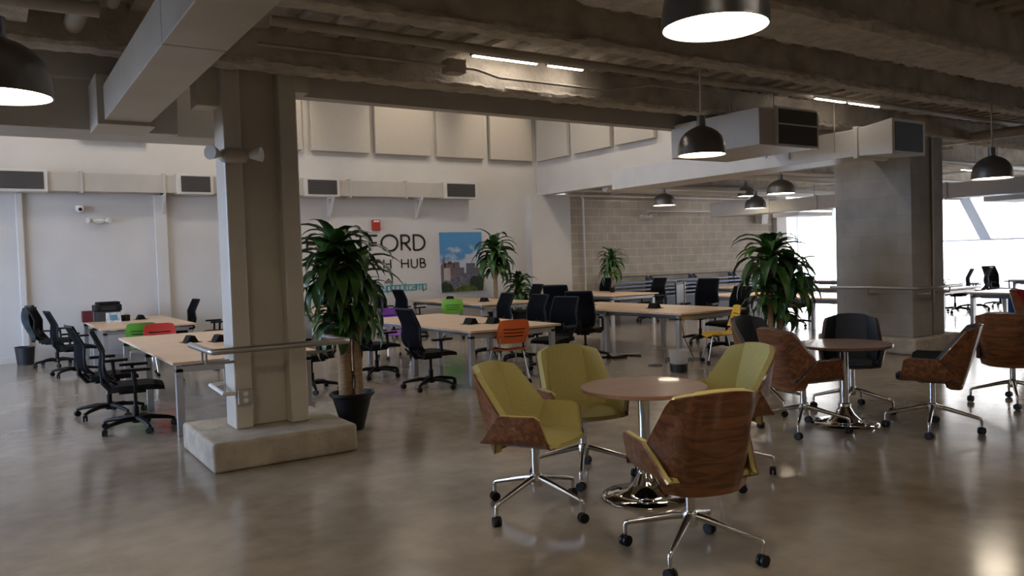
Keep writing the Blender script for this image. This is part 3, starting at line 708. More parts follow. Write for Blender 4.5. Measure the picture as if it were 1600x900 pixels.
# ------------------------------------------------------------------ caster helper
def caster_mb(x, y, ang, r=.028):
    b = MB(); c, s = math.cos(ang), math.sin(ang)
    for o in (-.014, .014):
        b.tube([(x-s*(o-.009), y+c*(o-.009), r), (x-s*(o+.009), y+c*(o+.009), r)], r, 16)
    b.tube([(x, y, r+.012), (x, y, r*2+.012)], .010, 8)
    b.tube([(x-s*.02, y+c*.02, r*1.5), (x+s*.02, y-c*.02, r*1.5)], .016, 8)
    return b

# ------------------------------------------------------------------ lounge chairs
def back_grid(off, n_r=14, n_c=17, ins=0.):
    g = []
    for i in range(n_r+1):
        t = i/n_r
        w = interp([(0, .262), (.10, .282), (.50, .316), (.93, .29), (1, .275)], t)-ins
        fw = interp([(0, .06), (.5, .20), (1, .07)], t)
        row = []
        for j in range(n_c):
            s = -1+2*j/(n_c-1); a = abs(s)
            x = s*w; z = .408+.497*t+.035*(1-s*s)*max(0, t-.5)*2-.02*(1-s*s)*(1-t)
            y = -.225-.135*t-.035*(1-(s/.66)**2 if a < .66 else 0)*(.4+.6*t)
            if a > .58: y += (a-.58)/.42*fw; x -= math.copysign((a-.58)*.06, s)
            nx = 0 if a < .57 else -.75*math.copysign(1, s)
            nv = Vector((nx, 1, .33)).normalized()
            row.append((x+nv.x*off, y+nv.y*off, z+nv.z*off))
        g.append(row)
    return g
def seat_grid(off, n_r=14, n_c=21, ins=0., back=-.235, front=.24):
    g = []
    for i in range(n_r+1):
        t = i/n_r; y = lerp(back+ins, front-ins, t)
        h = interp([(0, .0), (.36, .195), (.86, .200), (.93, .18), (1.0, .0)], t)-ins*.6
        row = []
        for j in range(n_c):
            s = -1+2*j/(n_c-1); a = abs(s)
            w0 = .235+.02*math.sin(PI*t)
            if a < .55:
                x = s/.55*w0; z = .455+.012*(a/.55)**2; nv = Vector((0, 0, 1)); yy = y
            else:
                k = (a-.55)/.45; hh = max(h, .012)
                kk = k**.8
                x = math.copysign(w0+(.045*kk*max(.15, hh/.2))+.02*min(1, k*3), s); z = .467+hh*k; yy = y-.02*k
                nv = Vector((-math.copysign(.93, s), 0, .36))
            row.append((x+nv.x*off, yy, z+nv.z*off))
        g.append(row)
    return g
def cushion_grid(off):
    g = []
    for i in range(13):
        t = i/12; y = lerp(-.20, .285, t)
        row = []
        for j in range(15):
            s = -1+2*j/14
            edge = max(0, abs(s)-.8)/.2; fr = max(0, t-.72)/.28
            w = .222-.035*fr**2-.04*max(0, .2-t)
            x = s*w; z = .468+(.052*(1-edge**2*.6)*(1-.45*fr**2.2))*(1 if off else 0)
            if not off: z = .468-.0*fr
            row.append((x, y-(.03*s*s*fr), z))
        g.append(row)
    return g
def lounge(label, loc, rz, wd='walnut', fab='yellow', star=45, group='lounge chairs around the round tables'):
    sa = math.radians(star)-rz
    r = empty('lounge_chair', label, 'chair', loc, rz, group)
    MB().sheet(back_grid(0), back_grid(.012)).build('back_shell', wd, r, smooth=30)
    MB().sheet(back_grid(.012, ins=.002), back_grid(.044, ins=.008)).build('back_cushion', fab, r, smooth=38)
    MB().sheet(seat_grid(0), seat_grid(.012)).build('seat_shell', wd, r, smooth=30)
    MB().sheet(seat_grid(.012, ins=.001), seat_grid(.034, ins=.008)).build('arm_padding', fab, r, smooth=38)
    MB().sheet(cushion_grid(0), cushion_grid(1)).build('seat_cushion', fab, r, smooth=50)
    b = MB(); b.tube([(0, -.06, .445), (0, -.17, .43), (0, -.235, .47)], .022, 10); b.box(-.08, .08, -.12, .10, .432, .452)
    b.build('seat_bracket', 'darkmetal', r, smooth=40)
    b = MB(); b.tube([(0, 0, .20), (0, 0, .445)], .0265, 20); b.build('column', 'polished', r, smooth=40)
    b = MB(); b.lathe([(.036, .165), (.040, .18), (.040, .235), (.030, .25)], 24)
    for k in range(4):
        a = sa+k*PI/2; c, s = math.cos(a), math.sin(a)
        b.tube([(.02*c, .02*s, .222), (.10*c, .10*s, .205), (.35*c, .35*s, .138), (.368*c, .368*s, .130), (.374*c, .374*s, .115), (.374*c, .374*s, .066)], [.021, .020, .0145, .014, .0125, .011], 12)
    b.build('star_base', 'polished', r, smooth=45)
    for k in range(4):
        a = sa+k*PI/2; caster_mb(.373*math.cos(a), .373*math.sin(a), a+1.1, .031).build('caster', 'rubber', r, smooth=40)
    return r
LC = [
 ('yellow lounge chair on the left, near arm showing its walnut side', 2.88, 4.16, 118, 'walnut', 'yellow', 14),
 ('yellow lounge chair behind the front round table, seen from the front', 3.62, 4.60, 158, 'walnut', 'yellow', 48),
 ('yellow lounge chair right of the front round table, mostly hidden', 4.36, 3.93, -128, 'walnut', 'yellow', 62),
 ('yellow lounge chair with its big walnut back towards the viewer', 3.09, 3.02, -28, 'walnut', 'yellow', 28),
 ('navy lounge chair with walnut back at the left of the rear round table', 6.05, 4.50, 52, 'walnut', 'navy', 30),
 ('navy lounge chair squeezed behind another, left of the rear round table', 6.62, 5.32, 128, 'walnut', 'navy', 60),
 ('navy lounge chair facing forward behind the rear round table', 7.14, 4.74, 180, 'walnut', 'navy', 20),
 ('navy lounge chair in side view right of the rear round table', 6.86, 3.78, -84, 'walnut', 'navy', 25),
 ('dark walnut backed lounge chair at the right picture edge', 8.62, 3.92, 14, 'walnut', 'navy', 30),
 ('reddish lounge chair with red upholstery beside the right bench', 12.7, 5.38, 105, 'redwood', 'red', 45)]
for l, x, y, th, wd, fb, st in LC: lounge(l, (x, y, 0), face_rz(th, x, y), wd, fb, st)

# ------------------------------------------------------------------ round tables
def round_table(x, y, top, label):
    r = empty('round_table', label, 'table', (x, y, 0), 0, 'round pedestal tables')
    b = MB(); b.lathe([(.415, .722), (.42, .726), (.42, .744), (.415, .748)], 72); b.build('tabletop', top, r, smooth=30)
    MB().lathe([(.36, .712), (.40, .722)], 48).build('underside', 'black', r)
    MB().tube([(0, 0, .15), (0, 0, .714)], .038, 28).build('pedestal', 'polished', r, smooth=40)
    prof = [(.292, .0), (.298, .008), (.290, .018), (.20, .028), (.175, .032), (.13, .05), (.085, .10), (.058, .15), (.050, .165), (.058, .172), (.055, .19), (.038, .20)]
    MB().lathe(prof, 64).build('base', 'chrome', r, smooth=50)
    return r
round_table(3.63, 3.95, 'walnut_top', 'front round table with a brown top and chrome foot')
round_table(6.57, 4.44, 'walnut_dark', 'rear round table with a dark walnut top and chrome foot')

# ------------------------------------------------------------------ office chairs
def office_back(off, zt=1.04):
    g = []
    for i in range(13):
        t = i/12; z = lerp(.50, zt, t)
        w = interp([(0, .14), (.08, .20), (.30, .235), (.6, .215), (1, .205)], t)
        y = interp([(0, -.215), (.12, -.295), (.30, -.315), (.6, -.295), (1, -.385)], t)
        row = []
        for j in range(11):
            s = -1+2*j/10; row.append((s*w, y+.05*s*s*(1-t*.6)-off, z+.0*s))
        g.append(row)
    return g
def office_chair(label, loc, rz, group):
    r = empty('office_chair', label, 'office chair', loc, rz, group)
    MB().sheet(office_back(0), office_back(.012)).build('backrest', 'blackmesh', r, smooth=40)
    g = office_back(.006); pts = [g[i][0] for i in range(13)]+[g[12][j] for j in range(1, 10)]+[g[i][10] for i in range(12, -1, -1)]+[g[0][j] for j in range(9, 0, -1)]
    MB().tube(pts+[pts[0]], .014, 8).build('back_frame', 'blackplastic', r, smooth=50)
    b = MB(); b.tube([(0, -.06, .42), (0, -.22, .41), (0, -.29, .50), (0, -.30, .66)], .024, 10)
    b.tube([(-.15, -.28, .52), (-.16, -.20, .44), (-.08, -.12, .41)], .014, 8); b.tube([(.15, -.28, .52), (.16, -.20, .44), (.08, -.12, .41)], .014, 8)
    b.box(-.10, .10, -.15, .10, .385, .43); b.build('back_support', 'blackplastic', r, smooth=45)
    g1, g2 = [], []
    for i in range(11):
        t = i/10; y = lerp(-.22, .27, t); w = .25-.03*(2*t-1)**4; d = .03*max(0, t-.75)*4
        g1.append([(lerp(-w, w, j/10), y, .43-d*.5) for j in range(11)])
        g2.append([(lerp(-w, w, j/10)*.97, y*.985, .495-d-.012*abs(2*j/10-1)**3) for j in range(11)])
    MB().sheet(g1, g2).build('seat', 'black', r, smooth=50)
    for s in (-1, 1):
        b = MB(); b.tube([(s*.12, .0, .425), (s*.25, -.0, .42), (s*.285, .0, .46), (s*.285, -.01, .63)], .018, 8)
        b.box(s*.285-.035, s*.285+.035, -.13, .14, .63, .658); b.build('armrest', 'blackplastic', r, smooth=40)
    MB().tube([(0, 0, .08), (0, 0, .24), (0, 0, .241), (0, 0, .40)], [.03, .03, .018, .018], 14).build('gas_lift', 'blackplastic', r, smooth=40)
    b = MB(); b.lathe([(.04, .07), (.05, .085), (.045, .13), (.03, .14)], 20)
    for k in range(5):
        a = k*2*PI/5+.3; c, s = math.cos(a), math.sin(a)
        b.tube([(.03*c, .03*s, .112), (.14*c, .14*s, .118), (.30*c, .30*s, .095), (.365*c, .365*s, .075)], [.028, .026, .020, .016], 8)
    b.build('star_base', 'blackplastic', r, smooth=45)
    for k in range(5):
        a = k*2*PI/5+.3; caster_mb(.36*math.cos(a), .36*math.sin(a), a+.8, .032).build('caster', 'rubber', r, smooth=40)
    return r
proto = None; OG = 'black mesh office chairs at the benches'
OC = [  # x, y, heading of the seat (deg in plan, 0 = +x), scale z
 (.98, 16.15, -18, 'black office chair with a dark coat, nearest the waste bin'),
 (1.12, 14.4, 8, 'black mesh office chair right of the coat-draped one'),
 (1.10, 10.05, 6, 'rear of two black chairs at the left bench'),
 (1.22, 8.95, -6, 'front of two black chairs at the left bench, on the open floor side'),
 (3.02, 16.3, 186, 'black office chair beyond the far left bench, farther right one hidden less'),
 (3.42, 14.9, 176, 'black office chair partly hidden by the left edge of the cream column'),
 (3.45, 10.0, 186, 'black office chair glimpsed between the cream column and the big potted plant'),
 (4.62, 10.6, 12, 'black office chair behind the big potted plant'),
 (4.72, 9.12, 4, 'black office chair in full view at the middle bench left side'),
 (7.75, 15.75, 8, 'black office chair before the teal lettering, right one'),
 (7.62, 17.0-.55, 2, 'black office chair before the teal lettering, left one'),
 (7.05, 11.4, 178, 'left of the three black backs right of the green chair'),
 (6.75, 9.2, 200, 'black office chair tucked at the orange chair'),
 (7.0, 10.35, 184, 'front of the three black backs right of the green chair'),
 (9.95, 14.6, 178, 'farthest of the three black backs right of the green chair'),
 (7.85, 9.85, 38, 'tall black back overlapping the left of the right bench'),
 (8.1, 10.75, 34, 'black back peeking above another, left of the right bench'),
 (13.45, 16.3, 182, 'black office chair behind the small desk plant'),
 (13.45, 14.3, 184, 'black office chair alone before the slatted blue units'),
 (10.75, 10.15, 196, 'tall black office chair right of the middle bench power box'),
 (10.2, 9.05, 172, 'black office chair leaning, behind the yellow chair'),
 (19.4, 10.1, 125, 'grey lit office chair just right of the block column, by the window'),
 (20.5, 10.2, 122, 'office chair beside the far right bench by the window'),
 (14.45, 10.9, 178, 'black office chair legs seen behind the right potted plant'),
 (14.75, 8.45, 120, 'black office chair half hidden by the block column, its edge at the right'),
 (21.7, 10.15, 250, 'office chair tucked under the far right bench by the window'),
]
zs = {19: 1.1, 5: 1.06, 15: 1.05, 16: 1.12}
for i, (x, y, h, l) in enumerate(OC):
    rz = math.radians(h)-PI/2
    if proto is None: proto = o = office_chair(l, (x, y, 0), rz, OG)
    else: o = dup(proto, (x, y, 0), rz, l, OG)
    o.scale = (1, 1, zs.get(i, 1))
# coat and bags on the chairs
def cloth(name, x, y, rz, pts_top, z0, z1, label, cat, mt, w=.26, seed=1):
    rnd = random.Random(seed); g1, g2 = [], []
    for i in range(15):
        t = i/14; z = lerp(z1, z0, t); row1, row2 = [], []
        for j in range(15):
            s = -1+2*j/14; ww = w*(.72+.38*t+rnd.uniform(-.02, .02))
            yy = -.30-.10*(1-t)-.06*math.sin(PI*min(1, t*1.2))-.02*math.sin(s*9+t*3)-.012*math.sin(s*17)
            row1.append((s*ww, yy-.035, z-.06*abs(s)**2*(1-t)+.05*math.sin(s*4+seed)*t)); row2.append((s*ww*.95, yy+.02+.03*(1-t), z-.06*abs(s)**2*(1-t)+.05*math.sin(s*4+seed)*t))
        g1.append(row1); g2.append(row2)
    o = MB().sheet(g1, g2).build(name, mt, smooth=70); o.location = (x, y, 0); o.rotation_euler = (0, 0, rz)
    return tag(o, label, cat)
cloth('coat', .98, 16.15, math.radians(-18)-PI/2, None, .50, 1.09, 'dark olive coat hung over the leftmost office chair', 'coat', 'jacket', .24, 2)
# ------------------------------------------------------------------ plastic chairs
def pl_back(off):
    g = []
    for i in range(13):
        t = i/12; z = lerp(.53, .845, t); w = interp([(0, .19), (.15, .215), (.6, .225), (1, .20)], t)
        y = -.19-.10*t-.02*math.sin(PI*t)
        g.append([((-1+2*j/12)*w, y+.035*(-1+2*j/12)**2+off, z-.02*abs(-1+2*j/12)**6*(1 if t > .8 else 0)) for j in range(13)])
    return g
def plastic_chair(label, loc, rz, mt):
    r = empty('plastic_chair', label, 'chair', loc, rz, 'coloured plastic chairs')
    g1, g2 = pl_back(0), pl_back(.008)
    b = MB(); nc = 13; b.v = [tuple(p) for g in (g1, g2) for row in g for p in row]; N = 13*13
    hole = lambda i, j: i in (4, 6, 8) and 2 <= j <= 9 and False
    for i in range(12):
        for j in range(12):
            a = i*nc+j; b.f += [(a, a+1, a+nc+1, a+nc), (a+N, a+N+nc, a+N+nc+1, a+N+1)]; b.mi += [0, 0]
    for i in range(12):
        for a in (i*nc, i*nc+12): b.f.append((a, a+nc, a+nc+N, a+N)); b.mi.append(0)
    for j in range(12):
        for a in (j, 12*nc+j): b.f.append((a, a+1, a+1+N, a+N)); b.mi.append(0)
    bk = b.build('backrest', mt, r, smooth=50)
    s = MB()
    for z, w in ((.63, .13), (.675, .14), (.72, .15)):
        t = (z-.53)/.315; y = -.19-.10*t-.02*math.sin(PI*t)
        s.tube([(-w, y+.004-.012+.035*(w/.2)**2, z), (0, y-.008, z-.004), (w, y+.004-.012+.035*(w/.2)**2, z)], .006, 6)
        s.tube([(-w, y+.012+.035*(w/.2)**2, z), (0, y+.012, z-.004), (w, y+.012+.035*(w/.2)**2, z)], .006, 6)
    s.build('back_slots', 'black', bk)
    g1, g2 = [], []
    for i in range(11):
        t = i/10; y = lerp(-.2, .23, t)
        row = [((-1+2*j/10)*(.21+.015*math.sin(PI*t)), y, .445-.015*(1-(-1+2*j/10)**2)+.02*max(0, .25-t)*4-.05*max(0, t-.8)*3) for j in range(11)]
        g1.append([(a, b_, c-.008) for a, b_, c in row]); g2.append(row)
    MB().sheet(g1, g2).build('seat', mt, r, smooth=50)
    b = MB()
    for s in (-1, 1):
        b.tube([(s*.185, -.24, .62), (s*.185, -.20, .50), (s*.17, -.14, .425), (s*.17, .17, .42)], .010, 8)
        b.tube([(s*.17, .15, .42), (s*.205, .22, .065)], .010, 8); b.tube([(s*.17, -.13, .42), (s*.205, -.22, .065)], .010, 8)
    b.tube([(-.17, .0, .425), (.17, .0, .425)], .01, 8); b.build('leg_frame', 'polished', r, smooth=50)
    for sx in (-1, 1):
        for sy in (-1, 1): caster_mb(sx*.206, sy*.222, .4*sx, .024).build('caster', 'rubber', r, smooth=40)
    return r
PC = [('orange plastic chair at the end of the middle bench', 5.70, 8.80, 78, 'orange'),
      ('yellow plastic chair at the end of the right bench', 8.97, 8.08, 145, 'yellowp'),
      ('dark green plastic chair between the two left benches', 1.95, 13.40, 84, 'green'),
      ('red plastic chair between the two left benches', 2.1, 12.45, 270, 'redp'),
      ('bright green plastic chair at the bench below the lettering', 8.12, 14.6, 60, 'lime'),
      ('purple plastic chair beyond the middle bench', 5.78, 12.5, 268, 'purple'),
      ('pale blue plastic chair by the bright window', 17.6, 14.3, 200, 'bluep')]
for l, x, y, h, mt in PC: plastic_chair(l, (x, y, 0), math.radians(h)-PI/2, mt)

# ------------------------------------------------------------------ benches
def bench(x0, x1, y0, y1, label, n=2, group='long maple topped benches'):
    r = empty('workbench', label, 'desk', ((x0+x1)/2, (y0+y1)/2, 0), 0, group)
    hx, hy = (x1-x0)/2, (y1-y0)/2
    for a in (0, 1):
        for k in range(n):
            xa = -hx+a*hx; ya = lerp(-hy, hy, k/n); yb = lerp(-hy, hy, (k+1)/n)
            b = MB(); b.box(xa+.002, xa+hx-.002, ya+.001, yb-.001, .705, .731)
            b.box(xa+.002, xa+hx-.002, ya+.001, yb-.001, .731, .7325)
            b.build('desktop', 'desk', r)
    for k in range(n+1):
        y = lerp(-hy+.12, hy-.12, k/n)
        for s in (-1, 1):
            MB().box(s*(hx-.075)-.035, s*(hx-.075)+.035, y-.03, y+.03, 0, .66).build('leg', 'steel', r, bevel=.004)
        MB().box(-hx+.04, hx-.04, y-.03, y+.03, .62, .685).build('crossbar', 'steel', r, bevel=.004)
    b = MB(); b.box(-.30, -.26, -hy+.1, hy-.1, .60, .70); b.box(.26, .30, -hy+.1, hy-.1, .60, .70); b.box(-.26, .26, -hy+.35, hy-.35, .60, .612)
    b.box(-hx+.10, -hx+.14, -hy+.1, hy-.1, .655, .70); b.box(hx-.14, hx-.10, -hy+.1, hy-.1, .655, .70)
    b.build('cable_tray', 'tray', r)
    return r
BN = [(1.45, 2.88, 8.15, 11.9, 'nearest left bench, its corner beside the cream column'),
      (1.45, 2.88, 13.95, 17.1, 'far left bench with the printer and books'),
      (5.04, 6.46, 8.62, 12.1, 'middle bench with the orange chair at its end'),
      (5.04, 6.46, 13.9, 17.1, 'bench behind the big potted plant and cream column'),
      (8.6, 10.05, 8.5, 12.1, 'right bench in front of the small desk plant bench'),
      (8.3, 9.7, 13.7, 17.0, 'bench in front of the skyline picture'),
      (11.75, 13.15, 13.7, 16.9, 'bench carrying the small desk plant'),
      (12.7, 14.1, 8.3, 12.0, 'bench behind the right potted plant'),
      (15.3, 16.7, 4.4, 7.8, 'bench at the right picture edge behind the lounge chairs'),
      (16.2, 17.6, 8.6, 12.0, 'pale overlit bench behind the block column, front one'),
      (19.9, 21.3, 11.2, 14.6, 'pale overlit bench behind the block column, rear one'),
      (20.9, 22.3, 6.2, 9.6, 'farthest right bench against the bright window'),
      (15.6, 17.0, 12.6, 14.8, 'bench by the pale blue chair')]
for a in BN: bench(*a)
# power boxes
def powerbox(x, y, label, z=.7325, rz=0):
    r = empty('power_box', label, 'power unit', (x, y, z), rz, 'black power units on the benches')
    MB().prism([(-.075, 0), (.075, 0), (.028, .085), (-.028, .085)], 'y', -.09, .09).build('housing', 'black', r, bevel=.006)
    MB().box(-.105, .105, -.11, .11, 0, .006).build('base_plate', 'blackplastic', r)
for x, y, l in ((2.05, 10.3, 'black wedge power unit on the nearest left bench, left one'), (2.34, 10.1, 'black wedge power unit on the nearest left bench, middle one'), (2.22, 8.9, 'black wedge power unit on the nearest left bench, nearest the handrail'),
                (2.35, 16.1, 'black wedge power unit on the far left bench'),
                (5.64, 9.64, 'left of two black power units on the middle bench'), (5.90, 9.46, 'right of two black power units on the middle bench'),
                (9.25, 9.75, 'black power unit on the right bench, front one'), (9.35, 11.6, 'black power unit on the right bench, rear one'),
                (8.9, 14.6, 'black power unit on the picture bench, front one'), (8.95, 16.2, 'black power unit on the picture bench, rear one'),
                (12.3, 16.4, 'black power unit on the plant bench')): powerbox(x, y, l, rz=(.1 if y > 9 else 0))
r = empty('desk_divider', 'dark bar divider lying along the nearest left bench', 'divider', (2.75, 9.6, .7325))
MB().box(-.30, .12, -.02, .02, 0, .05).build('bar', 'darkmetal', r, bevel=.004)

# printer, books and boxes on the far left bench
r = empty('printer', 'black printer on a stack at the far left bench', 'printer', (1.82, 16.3, .7325), .1)
MB().box(-.22, .22, -.17, .17, .18, .30).build('body', 'blackplastic', r, bevel=.02)
MB().box(-.17, .2, -.14, .14, .30, .35).build('scanner_lid', 'black', r, bevel=.015)
MB().box(-.12, .12, -.172, -.168, .2, .27).build('paper_slot', 'screen', r)
MB().box(-.2, .2, -.15, .15, 0, .18).build('stand', 'darkmetal', r, bevel=.01)
tag(MB().box(0, .17, -.1, .1, 0, .20).build('maroon_box', 'maroon', bevel=.006, loc=(1.41, 16.3, .7325)), 'dark maroon box left of the printer', 'box')
r = empty('magazine', 'colourful magazine standing before the printer', 'magazine', (1.86, 15.75, .7325), .08)
MB().hexa([(-.12, -.02, 0), (.12, -.02, 0), (.12, .02, 0), (-.12, .02, 0)], [(-.12, .03, .17), (.12, .03, .17), (.12, .05, .17), (-.12, .05, .17)]).build('pages', 'paper', r)
MB().hexa([(-.06, -.024, .04), (.06, -.024, .04), (.06, -.02, .04), (-.06, -.02, .04)], [(-.06, .008, .13), (.06, .008, .13), (.06, .012, .13), (-.06, .012, .13)]).build('cover_picture', 'bluep', r)
r = empty('desk_camera', 'small black camera with pale details beside the printer', 'camera', (2.06, 15.9, .7325), .3)
MB().box(-.08, .08, -.04, .04, 0, .11).build('body', 'black', r, bevel=.01); MB().tube([(0, -.04, .055), (0, -.10, .055)], .035, 14).build('lens', 'blackplastic', r, smooth=40); MB().box(-.03, .03, -.02, .02, .11, .16).build('viewfinder', 'white', r, bevel=.005)

# ------------------------------------------------------------------ bins
def bin_(name, x, y, r0, r1, h, mt, label):
    r = empty(name, label, 'waste bin', (x, y, 0))
    b = MB(); n = 28
    b.lathe([(r0-.006, .006), (r1-.006, h), (r1, h), (r1+.008, h-.012), (r1-.001, h-.02), (r0, 0)], n); b.f = b.f[:-2]+[tuple(range(n))]; b.mi = b.mi[:-2]+[0]
    b.build('body', mt, r, smooth=40); return r
bin_('waste_bin', .52, 16.85, .13, .16, .33, 'screen', 'black waste bin on the floor at the far left')
r = bin_('clear_waste_bin', 7.83, 7.80, .105, .135, .32, 'clear', 'clear plastic waste bin with a dark bottom')
b = MB(); b.lathe([(.092, .012), (.094, .05), (.085, .058)], 24); b.build('dark_refuse', 'black', r)
b = MB().lathe([(.118, .02), (.124, .13)], 24); b.f = b.f[:-2]; b.mi = b.mi[:-2]; b.build('mesh_sleeve', 'screen', r, smooth=40)
r = bin_('waste_bin', 20.2, 9.2, .17, .22, .45, 'bluebin', 'blue recycling bin near the bright window, left one')
r = bin_('waste_bin', 21.1, 8.9, .17, .22, .45, 'bluebin', 'blue recycling bin near the bright window, right one')
tag(MB().lathe([(.11, 0), (.11, .006), (.10, .012)], 28).build('floor_box', 'darkmetal', loc=(8.1, 8.55, 0), smooth=30), 'round dark floor outlet near the clear bin', 'floor outlet')
b = MB().tube([(7.95, 10.1, .012), (8.3, 9.7, .012), (8.55, 9.75, .012), (8.7, 9.5, .012)], .012, 8); b.box(8.2, 8.45, 9.55, 9.65, 0, .03)
tag(b.build('power_strip', 'blackplastic', smooth=40), 'black power strip and cable on the floor under the right bench', 'power strip')
pts = [(9.0, 8.9, .6), (9.02, 8.85, .3), (9.05, 8.7, .02), (8.7, 8.5, .012), (8.5, 8.75, .012), (8.7, 8.95, .012), (9.1, 8.6, .012)]
tag(MB().tube(pts, .007, 6).build('cable', 'blackplastic', smooth=60), 'thin black cable hanging beside the yellow chair', 'cable')

# ------------------------------------------------------------------ plants
def leaf(b, o, az, L, w, rise, droop, rnd):
    n = 7; p = Vector(o); d0 = math.radians(rise); c, s = math.cos(az), math.sin(az); side = Vector((-s, c, 0))
    rows = []; tw = rnd.uniform(-.25, .25)
    for i in range(n+1):
        t = i/n; el = d0-(droop*t**1.1)
        w_ = w*max(.03, math.sin(PI*min(1, .12+.88*t)**.75))*(1 if t < .999 else .1)
        sd = (side+Vector((0, 0, tw*t))).normalized()
        up = Vector((-c*math.sin(el), -s*math.sin(el), math.cos(el)))
        rows.append([p+sd*w_+up*w_*.35, p.copy(), p-sd*w_+up*w_*.35])
        p = p+Vector((c*math.cos(el), s*math.cos(el), math.sin(el)))*(L/n)
    base = len(b.v)
    for r3 in rows: b.v += [tuple(q) for q in r3]
    for i in range(n):
        for j in range(2):
            a = base+i*3+j; b.f.append((a, a+1, a+4, a+3)); b.mi.append(b.cur)
def plant(name, label, loc, canes, heads, pot, seed, cane_r=.05, lw=.034):
    rnd = random.Random(seed); r = empty(name, label, 'plant', loc)
    if pot:
        r0, r1, h = pot
        MB().lathe([(r0, 0), (r0*1.02, .01), (lerp(r0, r1, .85), h*.86), (r1*.98, h*.88), (r1*1.08, h*.93), (r1*1.08, h), (r1*.97, h), (r1*.94, h-.04), (.01, h-.045)], 36).build('pot', 'blackplastic', r, smooth=35)
        MB().lathe([(r1*.93, h-.05), (r1*.5, h-.03), (.01, h-.025)], 24).build('soil', 'soil', r)
    for pts, rad in canes:
        q = []
        for k in range(len(pts)-1):
            a, c = Vector(pts[k]), Vector(pts[k+1])
            for i in range(6): q.append(a.lerp(c, i/6)+Vector((rnd.uniform(-.004, .004), rnd.uniform(-.004, .004), 0)))
        q.append(Vector(pts[-1])); MB().tube(q, [rad*(1+.06*math.sin(i*2.3)) for i in range(len(q))], 12).build('cane', 'cane', r, smooth=60)
    b = MB()
    for (hx, hy, hz, L, n, sp) in heads:
        for k in range(n):
            az = k*2.39996+rnd.uniform(-.25, .25); t = k/n
            b.cur = 0 if rnd.random() < .72 else 1
            leaf(b, (hx+.015*math.cos(az), hy+.015*math.sin(az), hz-sp*(1-t)), az, L*rnd.uniform(.75, 1.1)*(1-.15*t), lw*rnd.uniform(.8, 1.3)*(L/.5)**.4, lerp(-5, 74, t)+rnd.uniform(-12, 12), rnd.uniform(1.8, 2.9)-.3*t, rnd)
    b.build('foliage', ['leaf', 'leaf2'], r, smooth=180)
    return r
plant('potted_dracaena', 'big dracaena with two thick canes in a black pot by the cream column', (2.95, 7.40, 0),
      [([(-.05, .02, .32), (-.06, .02, 1.1), (-.07, .02, 1.62)], .07), ([(.055, -.04, .32), (.06, -.03, .95), (.07, -.02, 1.22)], .045)],
      [(-.10, .02, 1.80, .60, 58, .36), (.06, -.02, 1.66, .62, 20, .2), (-.2, .03, 1.66, .50, 26, .3), (.08, -.04, 1.34, .42, 48, .30), (-.12, .0, 1.24, .40, 40, .30)], (.105, .205, .37), 3, lw=.056)
plant('potted_dracaena', 'tall dracaena with arching leaves left of the block column', (9.67, 7.66, 0),
      [([(-.08, .0, .3), (-.09, 0, 1.1), (-.1, 0, 1.5)], .045), ([(.06, -.04, .3), (.08, -.04, .9), (.12, -.02, 1.15)], .045)],
      [(-.08, 0, 1.64, .80, 42, .30), (.26, -.06, 1.36, .70, 36, .34), (-.12, .02, 1.16, .46, 30, .34), (.14, -.02, .98, .46, 34, .32)], (.12, .20, .36), 12, lw=.062)
plant('potted_dracaena', 'dracaena in front of the skyline picture', (10.30, 16.35, 0),
      [([(0, 0, .3), (0, 0, 1.6)], .05)], [(0, 0, 1.98, .80, 44, .4), (.02, 0, 1.6, .6, 22, .25)], (.16, .2, .36), 21, lw=.07)
plant('potted_dracaena', 'dark low dracaena just right of the skyline picture plant', (11.02, 16.4, 0),
      [([(0, 0, .3), (0, 0, .9)], .05)], [(0, 0, 1.12, .6, 56, .5)], (.16, .2, .36), 22, lw=.065)
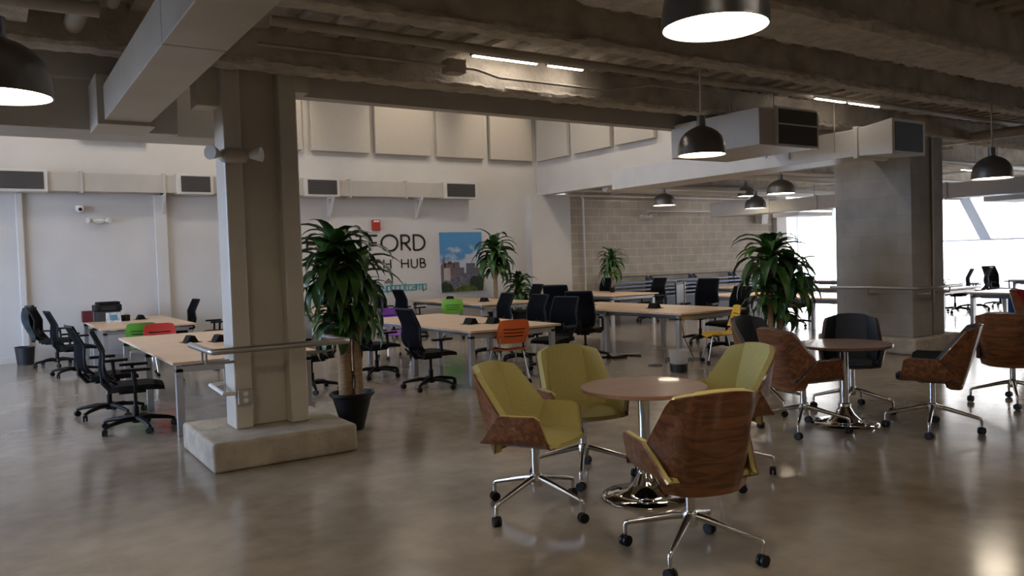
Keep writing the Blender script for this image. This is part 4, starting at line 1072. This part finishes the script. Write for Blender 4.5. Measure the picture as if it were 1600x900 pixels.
plant('desk_dracaena', 'small dracaena standing on the far bench', (12.80, 14.95, .7325),
      [([(0, 0, .1), (0, 0, .75)], .022)], [(0, 0, .92, .54, 44, .28), (-.04, 0, .74, .46, 40, .30)], (.055, .075, .12), 33, lw=.038)

# ------------------------------------------------------------------ far furniture by the block wall
SG = 'slatted blue grey units along the block wall'
for k, l in enumerate(('first low unit of blue grey slats from the left', 'second low unit of blue grey slats from the left', 'third low unit of blue grey slats from the left', 'last low unit of blue grey slats, nearest the window')):
    x0 = 14.3+k*1.75; r = empty('slatted_unit', l, 'storage unit', (x0, 16.75, 0), 0, SG)
    for i in range(5): MB().box(0, 1.7, -.35+.07*i, -.05+.07*i, .42+.105*i, .47+.105*i).build('slat', 'slatblue', r, bevel=.006)
    for x in (.02, 1.62): MB().prism([(-.33, 0), (.38, 0), (.38, 1.0), (.28, 1.0), (-.33, .42)], 'x', x, x+.05).build('side_frame', 'slateg', r)
    MB().box(.03, 1.67, -.3, -.28, 0, .42).build('front_board', 'slateg', r)
    MB().tube([(0.02, .34, 1.02), (1.68, .34, 1.02)], .014, 8).build('top_rail', 'darkmetal', r)
r = empty('mobile_screen', 'dark grey panel in a black frame with a white post', 'screen', (14.35, 14.2, 0), .5)
MB().box(-.32, .32, -.012, .012, .42, .86).build('panel', 'slateg', r, bevel=.01)
b = MB(); b.tube([(-.36, 0, .03), (-.36, 0, .92), (.36, 0, .92), (.36, 0, .40)], .015, 8); b.tube([(-.36, -.2, .02), (-.36, .2, .02)], .015, 8); b.build('frame', 'blackplastic', r, smooth=40)
b = MB(); b.tube([(.42, 0, .02), (.42, 0, .92)], .022, 10); b.tube([(.42, -.2, .02), (.42, .2, .02)], .018, 8); b.build('post', 'white', r, smooth=40)
r = empty('cafe_table', 'small round dark cafe table by the slatted units', 'table', (16.6, 15.75, 0))
MB().lathe([(.55, .84), (.56, .85), (.56, .87), (.55, .875)], 40).build('tabletop', 'slateg', r, smooth=30)
MB().tube([(0, 0, .02), (0, 0, .84)], .035, 14).build('pedestal', 'steel', r, smooth=40); MB().lathe([(.28, 0), (.28, .012), (.05, .03)], 32).build('foot', 'steel', r, smooth=30)
